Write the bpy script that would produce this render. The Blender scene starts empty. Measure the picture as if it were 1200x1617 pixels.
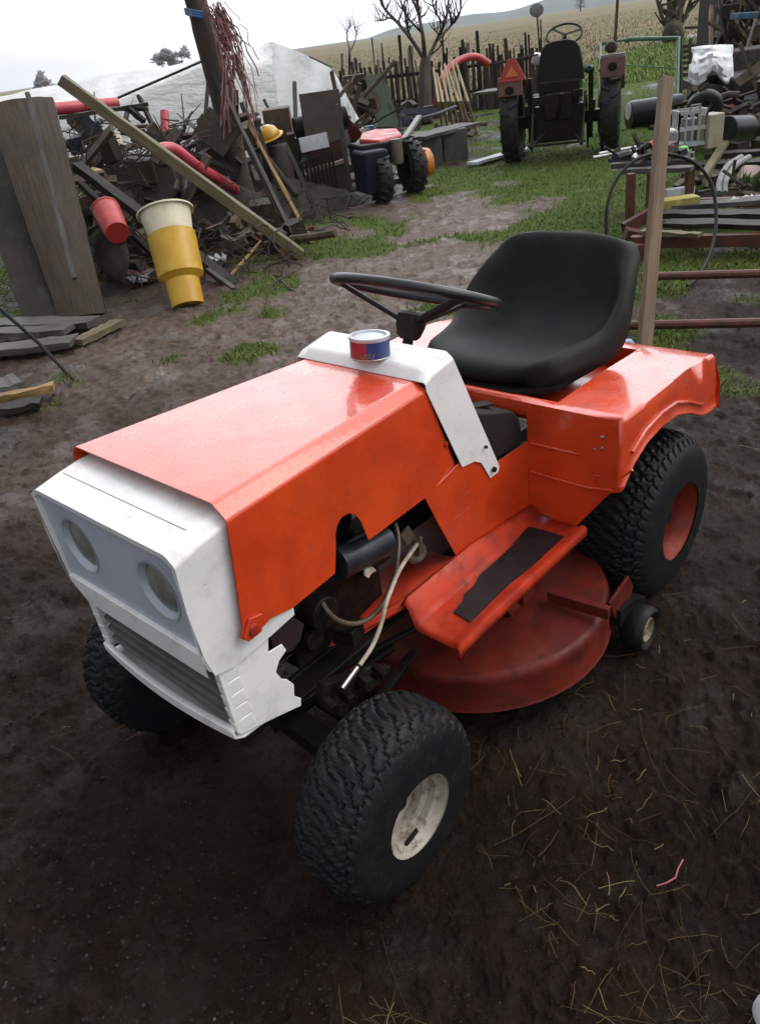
import bpy, bmesh, math, random
import numpy as np
from mathutils import Vector, Matrix, noise
random.seed(7)
rad = math.radians
SC = bpy.context.scene
COL = SC.collection
# ---------------------------------------------------------------- camera
CAM = np.array([1.73041631, 1.11120079, 1.39627568])
FW = np.array([-0.59920427, -0.61311377, -0.51482593])
RT = np.array([-0.65536459, 0.74499064, -0.12444353])
UP = np.array([-0.45983855, -0.26283159, 0.84821464])
FPX = 1238.9449
cd = bpy.data.cameras.new('camera')
cd.sensor_fit = 'VERTICAL'; cd.sensor_height = 36; cd.sensor_width = 26.7
cd.lens = FPX / 1617 * 36
cd.clip_start = .05; cd.clip_end = 6000
cam = bpy.data.objects.new('camera', cd); COL.objects.link(cam)
m = Matrix(((RT[0], UP[0], -FW[0], CAM[0]), (RT[1], UP[1], -FW[1], CAM[1]), (RT[2], UP[2], -FW[2], CAM[2]), (0, 0, 0, 1)))
cam.matrix_world = m
SC.camera = cam
# ---------------------------------------------------------------- world and sun
SC.view_settings.view_transform = 'Standard'
SC.view_settings.look = 'None'
SC.view_settings.gamma = 1
SC.view_settings.exposure = 0.0
SUN_EL, SUN_AZ = rad(45), math.atan2(.55, -.6)     # behind the clouds, beyond the yard
w = bpy.data.worlds.new('World'); SC.world = w; w.use_nodes = True
nt = w.node_tree; nt.nodes.clear()
N = nt.nodes.new; L = nt.links.new
out = N('ShaderNodeOutputWorld'); bg = N('ShaderNodeBackground'); bg.inputs[1].default_value = .13
sky = N('ShaderNodeTexSky'); sky.sky_type = 'NISHITA'; sky.sun_disc = False
sky.sun_elevation = SUN_EL; sky.sun_rotation = math.pi / 2 - SUN_AZ
sky.air_density = 1.5; sky.dust_density = 4
hs = N('ShaderNodeHueSaturation'); hs.inputs['Saturation'].default_value = .22
L(sky.outputs[0], hs.inputs['Color'])
tc = N('ShaderNodeTexCoord'); nz = N('ShaderNodeTexNoise'); nz.inputs['Scale'].default_value = 2.2; nz.inputs['Detail'].default_value = 5
mp = N('ShaderNodeMapping'); mp.inputs['Scale'].default_value = (1, 1, 3.5)
L(tc.outputs['Generated'], mp.inputs[0]); L(mp.outputs[0], nz.inputs['Vector'])
# cloud cover: even grey-white, a little brighter towards the hidden sun
dt = N('ShaderNodeVectorMath'); dt.operation = 'DOT_PRODUCT'
L(tc.outputs['Generated'], dt.inputs[0]); dt.inputs[1].default_value = (-.45, .55, .70)
mr = N('ShaderNodeMapRange'); mr.inputs[1].default_value = -1; mr.inputs[2].default_value = 1; mr.inputs[3].default_value = .8; mr.inputs[4].default_value = 12.0
L(dt.outputs['Value'], mr.inputs[0])
d2 = N('ShaderNodeVectorMath'); d2.operation = 'DOT_PRODUCT'; L(tc.outputs['Generated'], d2.inputs[0]); d2.inputs[1].default_value = (-.62, -.5, .6)
m2 = N('ShaderNodeMapRange'); m2.interpolation_type = 'SMOOTHSTEP'; m2.inputs[1].default_value = .56; m2.inputs[2].default_value = 1; m2.inputs[3].default_value = 0; m2.inputs[4].default_value = 18
L(d2.outputs['Value'], m2.inputs[0]); ad = N('ShaderNodeMath'); ad.operation = 'ADD'; L(mr.outputs[0], ad.inputs[0]); L(m2.outputs[0], ad.inputs[1])
cr = N('ShaderNodeMapRange'); cr.inputs[1].default_value = .3; cr.inputs[2].default_value = .7; cr.inputs[3].default_value = .78; cr.inputs[4].default_value = 1.16
L(nz.outputs[0], cr.inputs[0])
mu = N('ShaderNodeMath'); mu.operation = 'MULTIPLY'; L(ad.outputs[0], mu.inputs[0]); L(cr.outputs[0], mu.inputs[1])
cc = N('ShaderNodeMixRGB'); cc.blend_type = 'MULTIPLY'; cc.inputs[0].default_value = 1; cc.inputs[1].default_value = (.93, .96, 1.015, 1)
L(mu.outputs[0], cc.inputs[2])
mx = N('ShaderNodeMixRGB'); mx.inputs[0].default_value = .8
L(hs.outputs[0], mx.inputs[1]); L(cc.outputs[0], mx.inputs[2])
L(mx.outputs[0], bg.inputs[0]); L(bg.outputs[0], out.inputs[0])
sd = bpy.data.lights.new('sun', 'SUN'); sd.energy = 1.5; sd.angle = rad(40); sd.color = (1, .93, .84)
so = bpy.data.objects.new('sun', sd); COL.objects.link(so)
sv = Vector((math.cos(SUN_AZ) * math.cos(SUN_EL), math.sin(SUN_AZ) * math.cos(SUN_EL), math.sin(SUN_EL)))
so.rotation_euler = sv.to_track_quat('Z', 'Y').to_euler(); so.location = (0, 0, 8)

# ---------------------------------------------------------------- measuring helpers (pixel of the photo -> point in the yard)
def ray(u, v): return FW + (u - 600) / FPX * RT - (v - 808.5) / FPX * UP
def PL(u, v, ax, val):
    r = ray(u, v); return CAM + r * (val - CAM[ax]) / r[ax]
def G(u, v, z=0.0): return PL(u, v, 2, z)
def D(u, v, d): return CAM + ray(u, v) * d
def PN(u, v, p, n):
    r = ray(u, v); n = np.array(n, float); return CAM + r * ((np.array(p) - CAM) @ n) / (r @ n)
RH = np.array([RT[0], RT[1], 0]); RH /= np.linalg.norm(RH)
FH = np.array([FW[0], FW[1], 0]); FH /= np.linalg.norm(FH)
ZA = np.array([0, 0, 1.])

# ---------------------------------------------------------------- objects
OFF = {}
def tag(o, label=None, cat=None, group=None, kind=None):
    if label: o['label'] = label
    if cat: o['category'] = cat
    if group: o['group'] = group
    if kind: o['kind'] = kind
    return o
def root(name, loc, rz=0, label=None, cat=None, group=None, local=False):
    o = bpy.data.objects.new(name, None); COL.objects.link(o)
    o.location = tuple(loc); o.rotation_euler = (0, 0, rz); o.empty_display_size = .1
    OFF[o.name] = np.zeros(3) if local else np.array(loc, float)
    return tag(o, label, cat, group)

class MB:
    def __init__(s): s.V = []; s.F = []; s.A = []
    def add(s, vs, fs, gr=None):
        n = len(s.V)
        vs = [tuple(float(c) for c in p) for p in vs]
        s.V += vs
        s.A += [tuple(float(c) for c in p) for p in gr] if gr is not None else vs
        s.F += [tuple(i + n for i in f) for f in fs]
        return s
    def hexa(s, b, t, gr=None):
        n = len(b)
        fs = [tuple(range(n - 1, -1, -1)), tuple(range(n, 2 * n))]
        fs += [(i, (i + 1) % n, n + (i + 1) % n, n + i) for i in range(n)]
        return s.add(list(b) + list(t), fs, gr)
    def box(s, c, sz, rz=0, rx=0, ry=0):
        h = np.array(sz) / 2; R = np.array((Matrix.Rotation(rz, 3, 'Z') @ Matrix.Rotation(ry, 3, 'Y') @ Matrix.Rotation(rx, 3, 'X')))
        q = [(-1, -1), (1, -1), (1, 1), (-1, 1)]
        b = [R @ (np.array([x, y, -1]) * h) + c for x, y in q]; t = [R @ (np.array([x, y, 1]) * h) + c for x, y in q]
        off = random.random() * 9
        g = [np.array([x * h[0] + off, y * h[1], z * h[2]]) for z in (-1, 1) for x, y in q]
        if h[1] > h[0] and h[1] > h[2]: g = [a[[1, 0, 2]] for a in g]
        elif h[2] > h[0]: g = [a[[2, 1, 0]] for a in g]
        return s.hexa(b, t, g)
    def beam(s, p, q, w, h, up=(0, 0, 1), seg=1, jit=0, taper=1):
        p = np.array(p, float); q = np.array(q, float); d = q - p; l = np.linalg.norm(d); d /= l
        u = np.array(up, float); sd_ = np.cross(d, u); sd_ /= np.linalg.norm(sd_); u = np.cross(sd_, d)
        vs = []; gr = []; off = random.random() * 9
        for i in range(seg + 1):
            k = i / seg; c = p + d * l * k; sc = 1 + (taper - 1) * k
            for a, b in ((-1, -1), (1, -1), (1, 1), (-1, 1)):
                j = (random.uniform(-jit, jit), random.uniform(-jit, jit))
                vs.append(c + sd_ * (a * w / 2 * sc + j[0]) + u * (b * h / 2 * sc + j[1]))
                gr.append((l * k + off, a * w / 2 + off, b * h / 2))
        fs = [(3, 2, 1, 0), tuple(4 * seg + i for i in range(4))]
        for i in range(seg):
            for j in range(4): fs.append((4 * i + j, 4 * i + (j + 1) % 4, 4 * i + 4 + (j + 1) % 4, 4 * i + 4 + j))
        return s.add(vs, fs, gr)
    def tube(s, pts, r, n=10, cap=True, closed=False):
        pts = [np.array(p, float) for p in pts]; m_ = len(pts)
        rs = r if isinstance(r, (list, tuple, np.ndarray)) else [r] * m_
        vs = []; gr = []; ln = 0; pu = None; off = random.random() * 9
        for i in range(m_):
            a = pts[i - 1] if (i or closed) else pts[0]; b = pts[(i + 1) % m_] if (i < m_ - 1 or closed) else pts[-1]
            t = b - a; t = t / (np.linalg.norm(t) + 1e-12)
            if pu is None: pu = np.cross(t, (0, 0, 1) if abs(t[2]) < .9 else (1, 0, 0))
            pu = pu - t * (pu @ t); pu /= np.linalg.norm(pu) + 1e-12; pv = np.cross(t, pu)
            if i: ln += np.linalg.norm(pts[i] - pts[i - 1])
            for k in range(n):
                an = 2 * math.pi * k / n
                vs.append(pts[i] + rs[i] * (math.cos(an) * pu + math.sin(an) * pv)); gr.append((ln + off, math.cos(an) * rs[i], math.sin(an) * rs[i]))
        fs = []
        for i in range(m_ if closed else m_ - 1):
            for k in range(n):
                a0 = i * n; b0 = ((i + 1) % m_) * n
                fs.append((a0 + k, a0 + (k + 1) % n, b0 + (k + 1) % n, b0 + k))
        if cap and not closed: fs += [tuple(range(n - 1, -1, -1)), tuple((m_ - 1) * n + k for k in range(n))]
        return s.add(vs, fs, gr)
    def lathe(s, prof, o, ax, n=48, close=False):
        o = np.array(o, float); ax = np.array(ax, float); ax /= np.linalg.norm(ax)
        e1 = np.cross(ax, (0, 0, 1) if abs(ax[2]) < .9 else (1, 0, 0)); e1 /= np.linalg.norm(e1); e2 = np.cross(ax, e1)
        vs = []; m_ = len(prof)
        for r_, h in prof:
            for k in range(n):
                a = 2 * math.pi * k / n; vs.append(o + ax * h + max(r_, 1e-4) * (math.cos(a) * e1 + math.sin(a) * e2))
        fs = [(i % m_ * n + k, i % m_ * n + (k + 1) % n, (i + 1) % m_ * n + (k + 1) % n, (i + 1) % m_ * n + k) for i in range(m_ if close else m_ - 1) for k in range(n)]
        return s.add(vs, fs)
    def prism(s, poly, vec):
        vec = np.array(vec, float); return s.hexa([np.array(p, float) for p in poly], [np.array(p, float) + vec for p in poly])
    def grid(s, P):     # P[i][j] points
        n = len(P); m_ = len(P[0]); vs = [p for r_ in P for p in r_]
        return s.add(vs, [(i * m_ + j, (i + 1) * m_ + j, (i + 1) * m_ + j + 1, i * m_ + j + 1) for i in range(n - 1) for j in range(m_ - 1)])
    def build(s, name, mat, parent=None, label=None, cat=None, group=None, kind=None, bevel=0, smooth=False, solid=0, sub=0, segs=2, ang=35, fixn=False, solidoff=-1):
        V = np.array(s.V)
        if parent is None:
            off = np.array([(V[:, 0].min() + V[:, 0].max()) / 2, (V[:, 1].min() + V[:, 1].max()) / 2, V[:, 2].min()])
        else: off = OFF[parent.name]
        me = bpy.data.meshes.new(name); me.from_pydata((V - off).tolist(), [], s.F)
        at = me.attributes.new('gr', 'FLOAT_VECTOR', 'POINT'); at.data.foreach_set('vector', np.array(s.A, dtype=np.float32).ravel())
        me.materials.append(mat)
        if fixn:
            b = bmesh.new(); b.from_mesh(me); bmesh.ops.recalc_face_normals(b, faces=b.faces); b.to_mesh(me); b.free()
        o = bpy.data.objects.new(name, me); COL.objects.link(o); OFF[o.name] = off
        if parent is None: o.location = off
        else: o.parent = parent
        if smooth or bevel:
            me.shade_smooth()
            b = None
        if bevel:
            md = o.modifiers.new('b', 'BEVEL'); md.width = bevel; md.segments = segs; md.limit_method = 'ANGLE'; md.angle_limit = rad(28)
        if sub:
            md = o.modifiers.new('s', 'SUBSURF'); md.levels = sub; md.render_levels = sub
        if solid:
            md = o.modifiers.new('t', 'SOLIDIFY'); md.thickness = solid; md.offset = solidoff
        if (smooth or bevel) and not sub:
            me.set_sharp_from_angle(angle=rad(ang)) if smooth and not bevel else None
            if bevel:
                md = o.modifiers.new('w', 'WEIGHTED_NORMAL'); md.keep_sharp = True
        return tag(o, label, cat, group, kind)

# ---------------------------------------------------------------- materials
def new_mat(name):
    m_ = bpy.data.materials.new(name); m_.use_nodes = True; n = m_.node_tree; n.nodes.clear()
    o = n.nodes.new('ShaderNodeOutputMaterial'); b = n.nodes.new('ShaderNodeBsdfPrincipled'); n.links.new(b.outputs[0], o.inputs[0])
    return m_, n, b
def c4(c): return (c[0], c[1], c[2], 1)
def noise_node(n, vec, scale, det=4, rough=.55):
    t = n.nodes.new('ShaderNodeTexNoise'); t.inputs['Scale'].default_value = scale; t.inputs['Detail'].default_value = det; t.inputs['Roughness'].default_value = rough
    if vec is not None: n.links.new(vec, t.inputs['Vector'])
    return t.outputs[0]
def ramp(n, f, a, b, lo=0., hi=1.):
    m_ = n.nodes.new('ShaderNodeMapRange'); m_.inputs[1].default_value = a; m_.inputs[2].default_value = b; m_.inputs[3].default_value = lo; m_.inputs[4].default_value = hi; m_.interpolation_type = 'SMOOTHSTEP'
    n.links.new(f, m_.inputs[0]); return m_.outputs[0]
def mixc(n, f, a, b):
    m_ = n.nodes.new('ShaderNodeMixRGB')
    if isinstance(f, (int, float)): m_.inputs[0].default_value = f
    else: n.links.new(f, m_.inputs[0])
    for i, c in ((1, a), (2, b)):
        if isinstance(c, (tuple, list)): m_.inputs[i].default_value = c4(c)
        else: n.links.new(c, m_.inputs[i])
    return m_.outputs[0]
def math_(n, op, a, b=0.):
    m_ = n.nodes.new('ShaderNodeMath'); m_.operation = op
    for i, c in ((0, a), (1, b)):
        if isinstance(c, (int, float)): m_.inputs[i].default_value = c
        else: n.links.new(c, m_.inputs[i])
    return m_.outputs[0]
def bump(n, b, h, st, dist=.01, prev=None):
    t = n.nodes.new('ShaderNodeBump'); t.inputs['Strength'].default_value = st; t.inputs['Distance'].default_value = dist
    n.links.new(h, t.inputs['Height'])
    if prev: n.links.new(prev, t.inputs['Normal'])
    n.links.new(t.outputs[0], b.inputs['Normal']); return t.outputs[0]
def attr(n, name='gr'):
    a = n.nodes.new('ShaderNodeAttribute'); a.attribute_name = name; return a
def paint(name, c, c2=None, rough=.35, scale=9, dirt=(.05, .035, .025), dlo=.62, dhi=.8, damt=.6, drops=0, metal=0, coat=0, bst=.15, bsc=60, spec=.5, specks=.6):
    m_, n, b = new_mat(name)
    tcn = n.nodes.new('ShaderNodeTexCoord').outputs['Object']
    col = mixc(n, ramp(n, noise_node(n, tcn, scale), .35, .65), c, c2 or tuple(x * .8 for x in c))
    d = noise_node(n, tcn, scale * 2.3, 8, .7)
    df = ramp(n, d, dlo, dhi, 0, damt)
    col = mixc(n, df, col, dirt)
    if specks:
        col = mixc(n, ramp(n, noise_node(n, tcn, 150, 3, .6), .67, .72, 0, specks), col, dirt)
        ms_ = n.nodes.new('ShaderNodeMapping'); ms_.inputs['Scale'].default_value = (3, 60, 60); ms_.inputs['Rotation'].default_value = (.2, .5, .3); n.links.new(tcn, ms_.inputs[0])
        col = mixc(n, ramp(n, noise_node(n, ms_.outputs[0], 2.2, 3, .6), .70, .74, 0, specks * .7), col, tuple(min(1, x * .5 + .12) for x in c))
    n.links.new(col, b.inputs['Base Color'])
    n.links.new(math_(n, 'ADD', ramp(n, noise_node(n, tcn, scale * 1.7), .3, .7, rough * .75, rough * 1.25), math_(n, 'MULTIPLY', df, .3)), b.inputs['Roughness'])
    b.inputs['Metallic'].default_value = metal; b.inputs['Coat Weight'].default_value = coat; b.inputs['Coat Roughness'].default_value = .08
    b.inputs['Specular IOR Level'].default_value = spec
    pr = bump(n, b, noise_node(n, tcn, bsc, 3), bst, .002)
    if drops:
        v = n.nodes.new('ShaderNodeTexVoronoi'); v.inputs['Scale'].default_value = drops; n.links.new(tcn, v.inputs['Vector'])
        sp = n.nodes.new('ShaderNodeSeparateColor'); n.links.new(v.outputs['Color'], sp.inputs[0])
        rr = ramp(n, sp.outputs[0], .3, 1, .05, .42)
        h = ramp(n, math_(n, 'SUBTRACT', rr, v.outputs['Distance']), 0, .2)
        pr = bump(n, b, h, .3, .001, pr)
        n.links.new(pr, b.inputs['Coat Normal'])
    return m_
def wood(name, c, c2, rough=.6, gs=22, moss=None, stain=(.03, .022, .016), samt=.6):
    m_, n, b = new_mat(name); a = attr(n)
    mpn = n.nodes.new('ShaderNodeMapping'); mpn.inputs['Scale'].default_value = (.06, 1, 1); n.links.new(a.outputs['Vector'], mpn.inputs[0])
    g = noise_node(n, mpn.outputs[0], gs * 3, 6, .65)
    col = mixc(n, ramp(n, g, .3, .7), c, c2)
    st = ramp(n, noise_node(n, a.outputs['Vector'], 2.6, 5, .6), .45, .68, 0, samt)
    col = mixc(n, st, col, stain)
    if moss: col = mixc(n, ramp(n, noise_node(n, a.outputs['Vector'], 4.2, 6, .7), .5, .66, 0, .7), col, moss)
    n.links.new(col, b.inputs['Base Color']); b.inputs['Roughness'].default_value = rough; b.inputs['Specular IOR Level'].default_value = .22
    bump(n, b, g, .5, .006)
    return m_
def simple(name, c, rough=.5, metal=0, c2=None, scale=14, bst=.2, bsc=40, spec=None):
    m_, n, b = new_mat(name)
    tcn = n.nodes.new('ShaderNodeTexCoord').outputs['Object']
    col = mixc(n, ramp(n, noise_node(n, tcn, scale, 6, .65), .32, .68), c, c2 or tuple(x * .6 for x in c))
    n.links.new(col, b.inputs['Base Color']); b.inputs['Roughness'].default_value = rough; b.inputs['Metallic'].default_value = metal
    b.inputs['Specular IOR Level'].default_value = spec if spec is not None else (.14 if max(c) < .08 else .4)
    bump(n, b, noise_node(n, tcn, bsc, 4), bst, .003)
    return m_

M = {}
M['orange'] = paint('orange_paint', (.62, .056, .010), (.5, .040, .008), rough=.3, drops=170, coat=.9, dlo=.56, dhi=.8, damt=.55, specks=.8)
M['orange_dirty'] = paint('orange_paint_worn', (.48, .036, .009), (.3, .022, .008), rough=.45, scale=13, dlo=.52, dhi=.74, damt=.85, coat=.0, drops=170, spec=.28)
M['white'] = paint('white_paint', (.74, .73, .72), (.66, .655, .65), rough=.34, dirt=(.38, .33, .27), damt=.6, dlo=.5, dhi=.8, drops=0, coat=.1, bst=.1)
M['shaded_panel'] = paint('shaded_white_plastic', (.4, .43, .49), (.34, .37, .42), rough=.4, dirt=(.2, .17, .14), damt=.4, scale=6, bst=.15)  # white plastic of the nose, with its shade put into the blue-grey
M['deck'] = paint('deck_red_paint', (.115, .015, .009), (.075, .011, .008), rough=.42, scale=12, dirt=(.018, .01, .008), dlo=.5, dhi=.72, damt=.7, drops=150, coat=.0, spec=.15)
M['rimred'] = paint('rim_red_paint', (.2, .022, .010), (.13, .015, .008), rough=.5, spec=.2, scale=14, dlo=.5, dhi=.75, damt=.7)
M['rimwhite'] = paint('rim_cream_paint', (.33, .30, .25), (.26, .235, .19), rough=.5, scale=20, dirt=(.08, .04, .02), dlo=.48, dhi=.68, damt=.85)
M['black'] = simple('black_steel', (.006, .006, .0065), .5, 0, (.011, .009, .008))
M['mat'] = simple('black_rubber_mat', (.02, .018, .019), .3, 0, (.01, .009, .01), 20, .6, 150)
M['seat'] = simple('black_seat_vinyl', (.008, .0085, .0085), .6, 0, (.013, .0145, .012), 6, .35, 160, .16)
M['wheelplastic'] = simple('dark_wheel_plastic', (.012, .012, .015), .3, 0, (.02, .018, .02), 10, .1, 40, .4)
M['hubbrown'] = simple('dark_hub_plastic', (.018, .012, .011), .5, 0, (.011, .009, .008))
M['engine'] = simple('oily_engine', (.006, .005, .005), .4, .1, (.018, .014, .011), 30, .6, 60)
M['bluesteel'] = simple('muffler_steel', (.05, .06, .07), .35, .6, (.03, .03, .035), 20)
M['rust'] = simple('rusty_steel', (.11, .04, .02), .7, .2, (.05, .022, .014), 25, .5)
M['rustred'] = simple('red_rusty_steel', (.11, .028, .016), .55, .1, (.05, .02, .014), 16, .5)
M['chrome'] = simple('bare_metal', (.45, .44, .42), .3, .9, (.3, .27, .24), 30)
M['cable'] = simple('cream_cable', (.5, .46, .36), .45, 0, (.3, .24, .18), 30)
M['hose'] = simple('brown_hose', (.1, .065, .045), .4, 0, (.06, .04, .03))
M['glass'] = simple('dusty_lens', (.13, .125, .11), .3, 0, (.2, .195, .175), 40, .5, 300, .5)
M['reflector'] = simple('lamp_reflector', (.5, .5, .48), .3, .5, (.3, .3, .28), 20)
def tyre_mat(name, c, mud, amt):
    m_, n, b = new_mat(name); tcn = n.nodes.new('ShaderNodeTexCoord').outputs['Object']
    col = mixc(n, ramp(n, noise_node(n, tcn, 26, 8, .7), .45, .72, 0, amt), c, mud)
    v = noise_node(n, tcn, 120, 2); col = mixc(n, ramp(n, v, .66, .74, 0, .5), col, tuple(x * 2.2 for x in mud))
    n.links.new(col, b.inputs['Base Color']); b.inputs['Roughness'].default_value = .48; b.inputs['Specular IOR Level'].default_value = .16
    bump(n, b, noise_node(n, tcn, 90, 5, .7), .35, .004); return m_
M['tyre'] = tyre_mat('tyre_rubber', (.008, .009, .0105), (.028, .022, .018), .6)
M['tyre_far'] = tyre_mat('old_tyre_rubber', (.016, .017, .017), (.05, .042, .034), .7)
M['wood_grey'] = wood('wood_weathered_grey', (.10, .092, .088), (.05, .045, .041))
M['wood_brown'] = wood('wood_brown_board', (.06, .043, .029), (.028, .02, .015), moss=(.022, .019, .012))
M['wood_dark'] = wood('wood_wet_dark', (.016, .0125, .010), (.008, .0065, .0055), moss=(.03, .035, .014))
M['wood_olive'] = wood('wood_olive_beam', (.15, .127, .068), (.09, .075, .042), gs=14, stain=(.06, .05, .025), samt=.5)
M['wood_tan'] = wood('wood_fresh_stake', (.2, .135, .085), (.12, .08, .052), gs=12, stain=(.1, .065, .045), samt=.4)
M['wood_pale'] = wood('wood_pale_strip', (.4, .33, .22), (.26, .2, .13), gs=12, samt=.3)
M['wood_yellow'] = wood('wood_yellow_lath', (.3, .19, .07), (.18, .11, .045), gs=12, samt=.4)
M['bark'] = wood('bark', (.065, .048, .038), (.033, .025, .02), rough=.8, gs=6, samt=.3)
M['bark_moss'] = wood('mossy_bark', (.06, .05, .035), (.035, .034, .02), rough=.8, gs=6, moss=(.05, .06, .02))
M['yellow'] = paint('yellow_plastic', (.5, .295, .016), (.42, .23, .014), rough=.35, scale=6, damt=.6, dlo=.55, dhi=.8, dirt=(.2, .1, .03), bst=.05)
M['cream'] = paint('cream_plastic', (.62, .57, .42), (.52, .46, .33), rough=.4, scale=6, dirt=(.2, .15, .09), dlo=.5, dhi=.8, damt=.5, bst=.05)
M['red'] = paint('red_plastic', (.4, .035, .03), (.3, .025, .025), rough=.4, scale=8, dirt=(.06, .03, .025), damt=.5, bst=.05)
M['pink'] = paint('faded_red_pipe', (.45, .05, .07), (.33, .035, .05), rough=.35, scale=5, damt=.4, bst=.05)
M['white_far'] = simple('white_material', (.62, .63, .66), .5, 0, (.45, .46, .48), 12)
M['grey_far'] = simple('grey_material', (.2, .2, .2), .5, 0, (.13, .13, .13), 12)
M['blue_far'] = simple('blue_material', (.03, .09, .22), .5, 0, (.02, .06, .14), 12)
M['steel_blue'] = simple('dark_blue_grey_metal', (.05, .055, .075), .45, .1, (.035, .038, .05), 12)
M['green_pipe'] = simple('green_pipe', (.1, .2, .13), .45, 0, (.06, .13, .08), 12)
M['green_moss'] = wood('green_weathered_boards', (.15, .18, .14), (.09, .11, .08), moss=(.1, .14, .1))
M['brown_red'] = simple('brown_red_board', (.06, .028, .024), .5, 0, (.04, .02, .02), 6)
M['yellow_label'] = simple('yellow_card', (.4, .34, .08), .5, 0, (.25, .2, .05), 12)
M['straw'] = simple('straw', (.3, .2, .085), .6, 0, (.17, .11, .045), 5)
M['pebble'] = simple('wet_stone', (.06, .058, .06), .35, 0, (.03, .027, .026), 20)
M['leaf'] = simple('green_leaf', (.06, .13, .02), .5, 0, (.04, .09, .015), 9)
M['rope'] = simple('red_twine', (.22, .085, .085), .6, 0, (.1, .05, .045), 12)
M['concrete'] = simple('grey_concrete', (.11, .11, .1), .7, 0, (.07, .07, .065), 12)
M['smoke'] = simple('dark_cardboard', (.1, .065, .045), .7, 0, (.06, .04, .03), 8)
M['amber'] = simple('orange_reflector', (.6, .17, .06), .3, 0, (.5, .12, .04), 8)
M['redrefl'] = simple('red_reflector', (.3, .03, .022), .3, 0, (.35, .03, .02), 8)
M['pinkstone'] = simple('pink_pale_sheet', (.5, .38, .36), .6, 0, (.4, .3, .28), 8)
M['tank'] = simple('tank_dark_plastic', (.012, .014, .018), .3, 0, (.008, .009, .012), 8, .1, 40, .2)
M['greenball'] = simple('green_cap', (.08, .45, .05), .4, 0, (.06, .35, .04), 8)
# ================================================================ THE SETTING
def vnoise(x, y, seed=0):
    xi = np.floor(x).astype(np.int64); yi = np.floor(y).astype(np.int64); fx = x - xi; fy = y - yi
    def h(a, b):
        k = (a * 374761393 + b * 668265263 + seed * 974634777) & 0x7fffffff
        k = ((k ^ (k >> 13)) * 1274126177) & 0x7fffffff
        return ((k ^ (k >> 16)) & 0xffff) / 65535.
    sx = fx * fx * (3 - 2 * fx); sy = fy * fy * (3 - 2 * fy)
    return (h(xi, yi) * (1 - sx) + h(xi + 1, yi) * sx) * (1 - sy) + (h(xi, yi + 1) * (1 - sx) + h(xi + 1, yi + 1) * sx) * sy
def fbm(x, y, sc, oc=5, seed=0, g=.5):
    s = 0; a = 1; t = 0
    for i in range(oc):
        s = s + a * vnoise(x * sc + 37.2 * i, y * sc - 11.7 * i, seed + i); t += a; a *= g; sc *= 2.07
    return s / t
GB = [(470, 395, .7, .9), (420, 430, .5, .8), (600, 375, .6, .9), (560, 330, .5, .4), (690, 295, .5, .6), (720, 275, .6, .9), (730, 250, 1., .7),
      (370, 560, .16, .7), (330, 500, .22, .45), (320, 540, .3, .35), (850, 350, .45, .8), (930, 340, .6, .9), (780, 375, .35, .7), (950, 290, 1., 1), (860, 300, .5, .7), (880, 270, 1.2, 1),
      (900, 220, 2.0, 1.1), (1000, 230, 1.6, 1.1), (1020, 160, 2.4, 1.3), (1030, 110, 4., 1.4), (970, 90, 5., 1.2), (1090, 200, 2.2, 1), (1180, 230, 2.2, 1), (1050, 300, 1.4, .95), (1120, 330, 1.2, .9), (940, 390, .5, .85),
      (1040, 430, .7, .65), (1150, 430, .8, .6), (1050, 520, .45, .45), (1130, 590, .5, .45), (1180, 520, .5, .5), (840, 200, 1.5, .9), (790, 225, .9, .8), (640, 215, 1.5, .7), (780, 180, 1.5, .6), (20, 420, 1.2, .9), (100, 330, 1.5, .6),
      (870, 420, .3, .5), (1400, 200, 2.4, 1), (1600, 300, 1.2, .9), (-200, 380, 3, .8), (-350, 320, 4, .9)]
GBW = [(G(u, v)[:2], r, s_) for u, v, r, s_ in GB]
def grass_amt(x, y):
    m_ = np.zeros_like(x)
    for (gx, gy), r, s_ in GBW:
        # blobs are longer along the view than across, like the ruts in the yard
        dx = x - gx; dy = y - gy; a = dx * FH[0] + dy * FH[1]; b = dx * RH[0] + dy * RH[1]
        m_ = np.maximum(m_, s_ * np.exp(-((a / (1.25 * r)) ** 2 + (b / r) ** 2)))
    m_ = m_ + (fbm(x, y, 2.2, 5, 5) - .5) * 1.9
    return np.clip((m_ - .36) / .22, 0, 1)
def field_amt(x, y):
    d = (x - CAM[0]) * FH[0] + (y - CAM[1]) * FH[1]; b = (x - CAM[0]) * RH[0] + (y - CAM[1]) * RH[1]
    lim = 18.5 + np.where(b > 2, np.clip((b - 2) * 1.6, 0, 13), 0)
    return np.clip((d - lim) / 1.5 + (fbm(x, y, .8, 3, 9) - .5), 0, 1)
def gheight(x, y):
    d = np.hypot(x - CAM[0], y - CAM[1])
    h = (fbm(x, y, 1.1, 3, 1) - .5) * .05 + (fbm(x, y, 7, 4, 2, .6) - .5) * .03
    cl = fbm(x, y, 21, 4, 3, .6); h = h + np.clip(cl - .5, 0, 1) * .05 + np.clip(fbm(x, y, 48, 3, 4, .6) - .42, 0, 1) * .022 - np.clip(.42 - fbm(x, y, 13, 3, 14), 0, 1) * .05
    st = np.where((np.abs(x - .5) < 1) & (np.abs(y) < .6), .7, 1.)
    return h * st * np.clip(1.3 - d / 40, .3, 1) - .006
rr = [.0]; r_ = .12; rings = []
while r_ < 2500:
    rings.append(r_); r_ *= 1.03 if r_ < .3 else (1.0055 if r_ < 5.5 else (1.012 if r_ < 16 else 1.05))
rings = np.array(rings); NA = 620
c0 = math.atan2(FW[1], FW[0])
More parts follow.
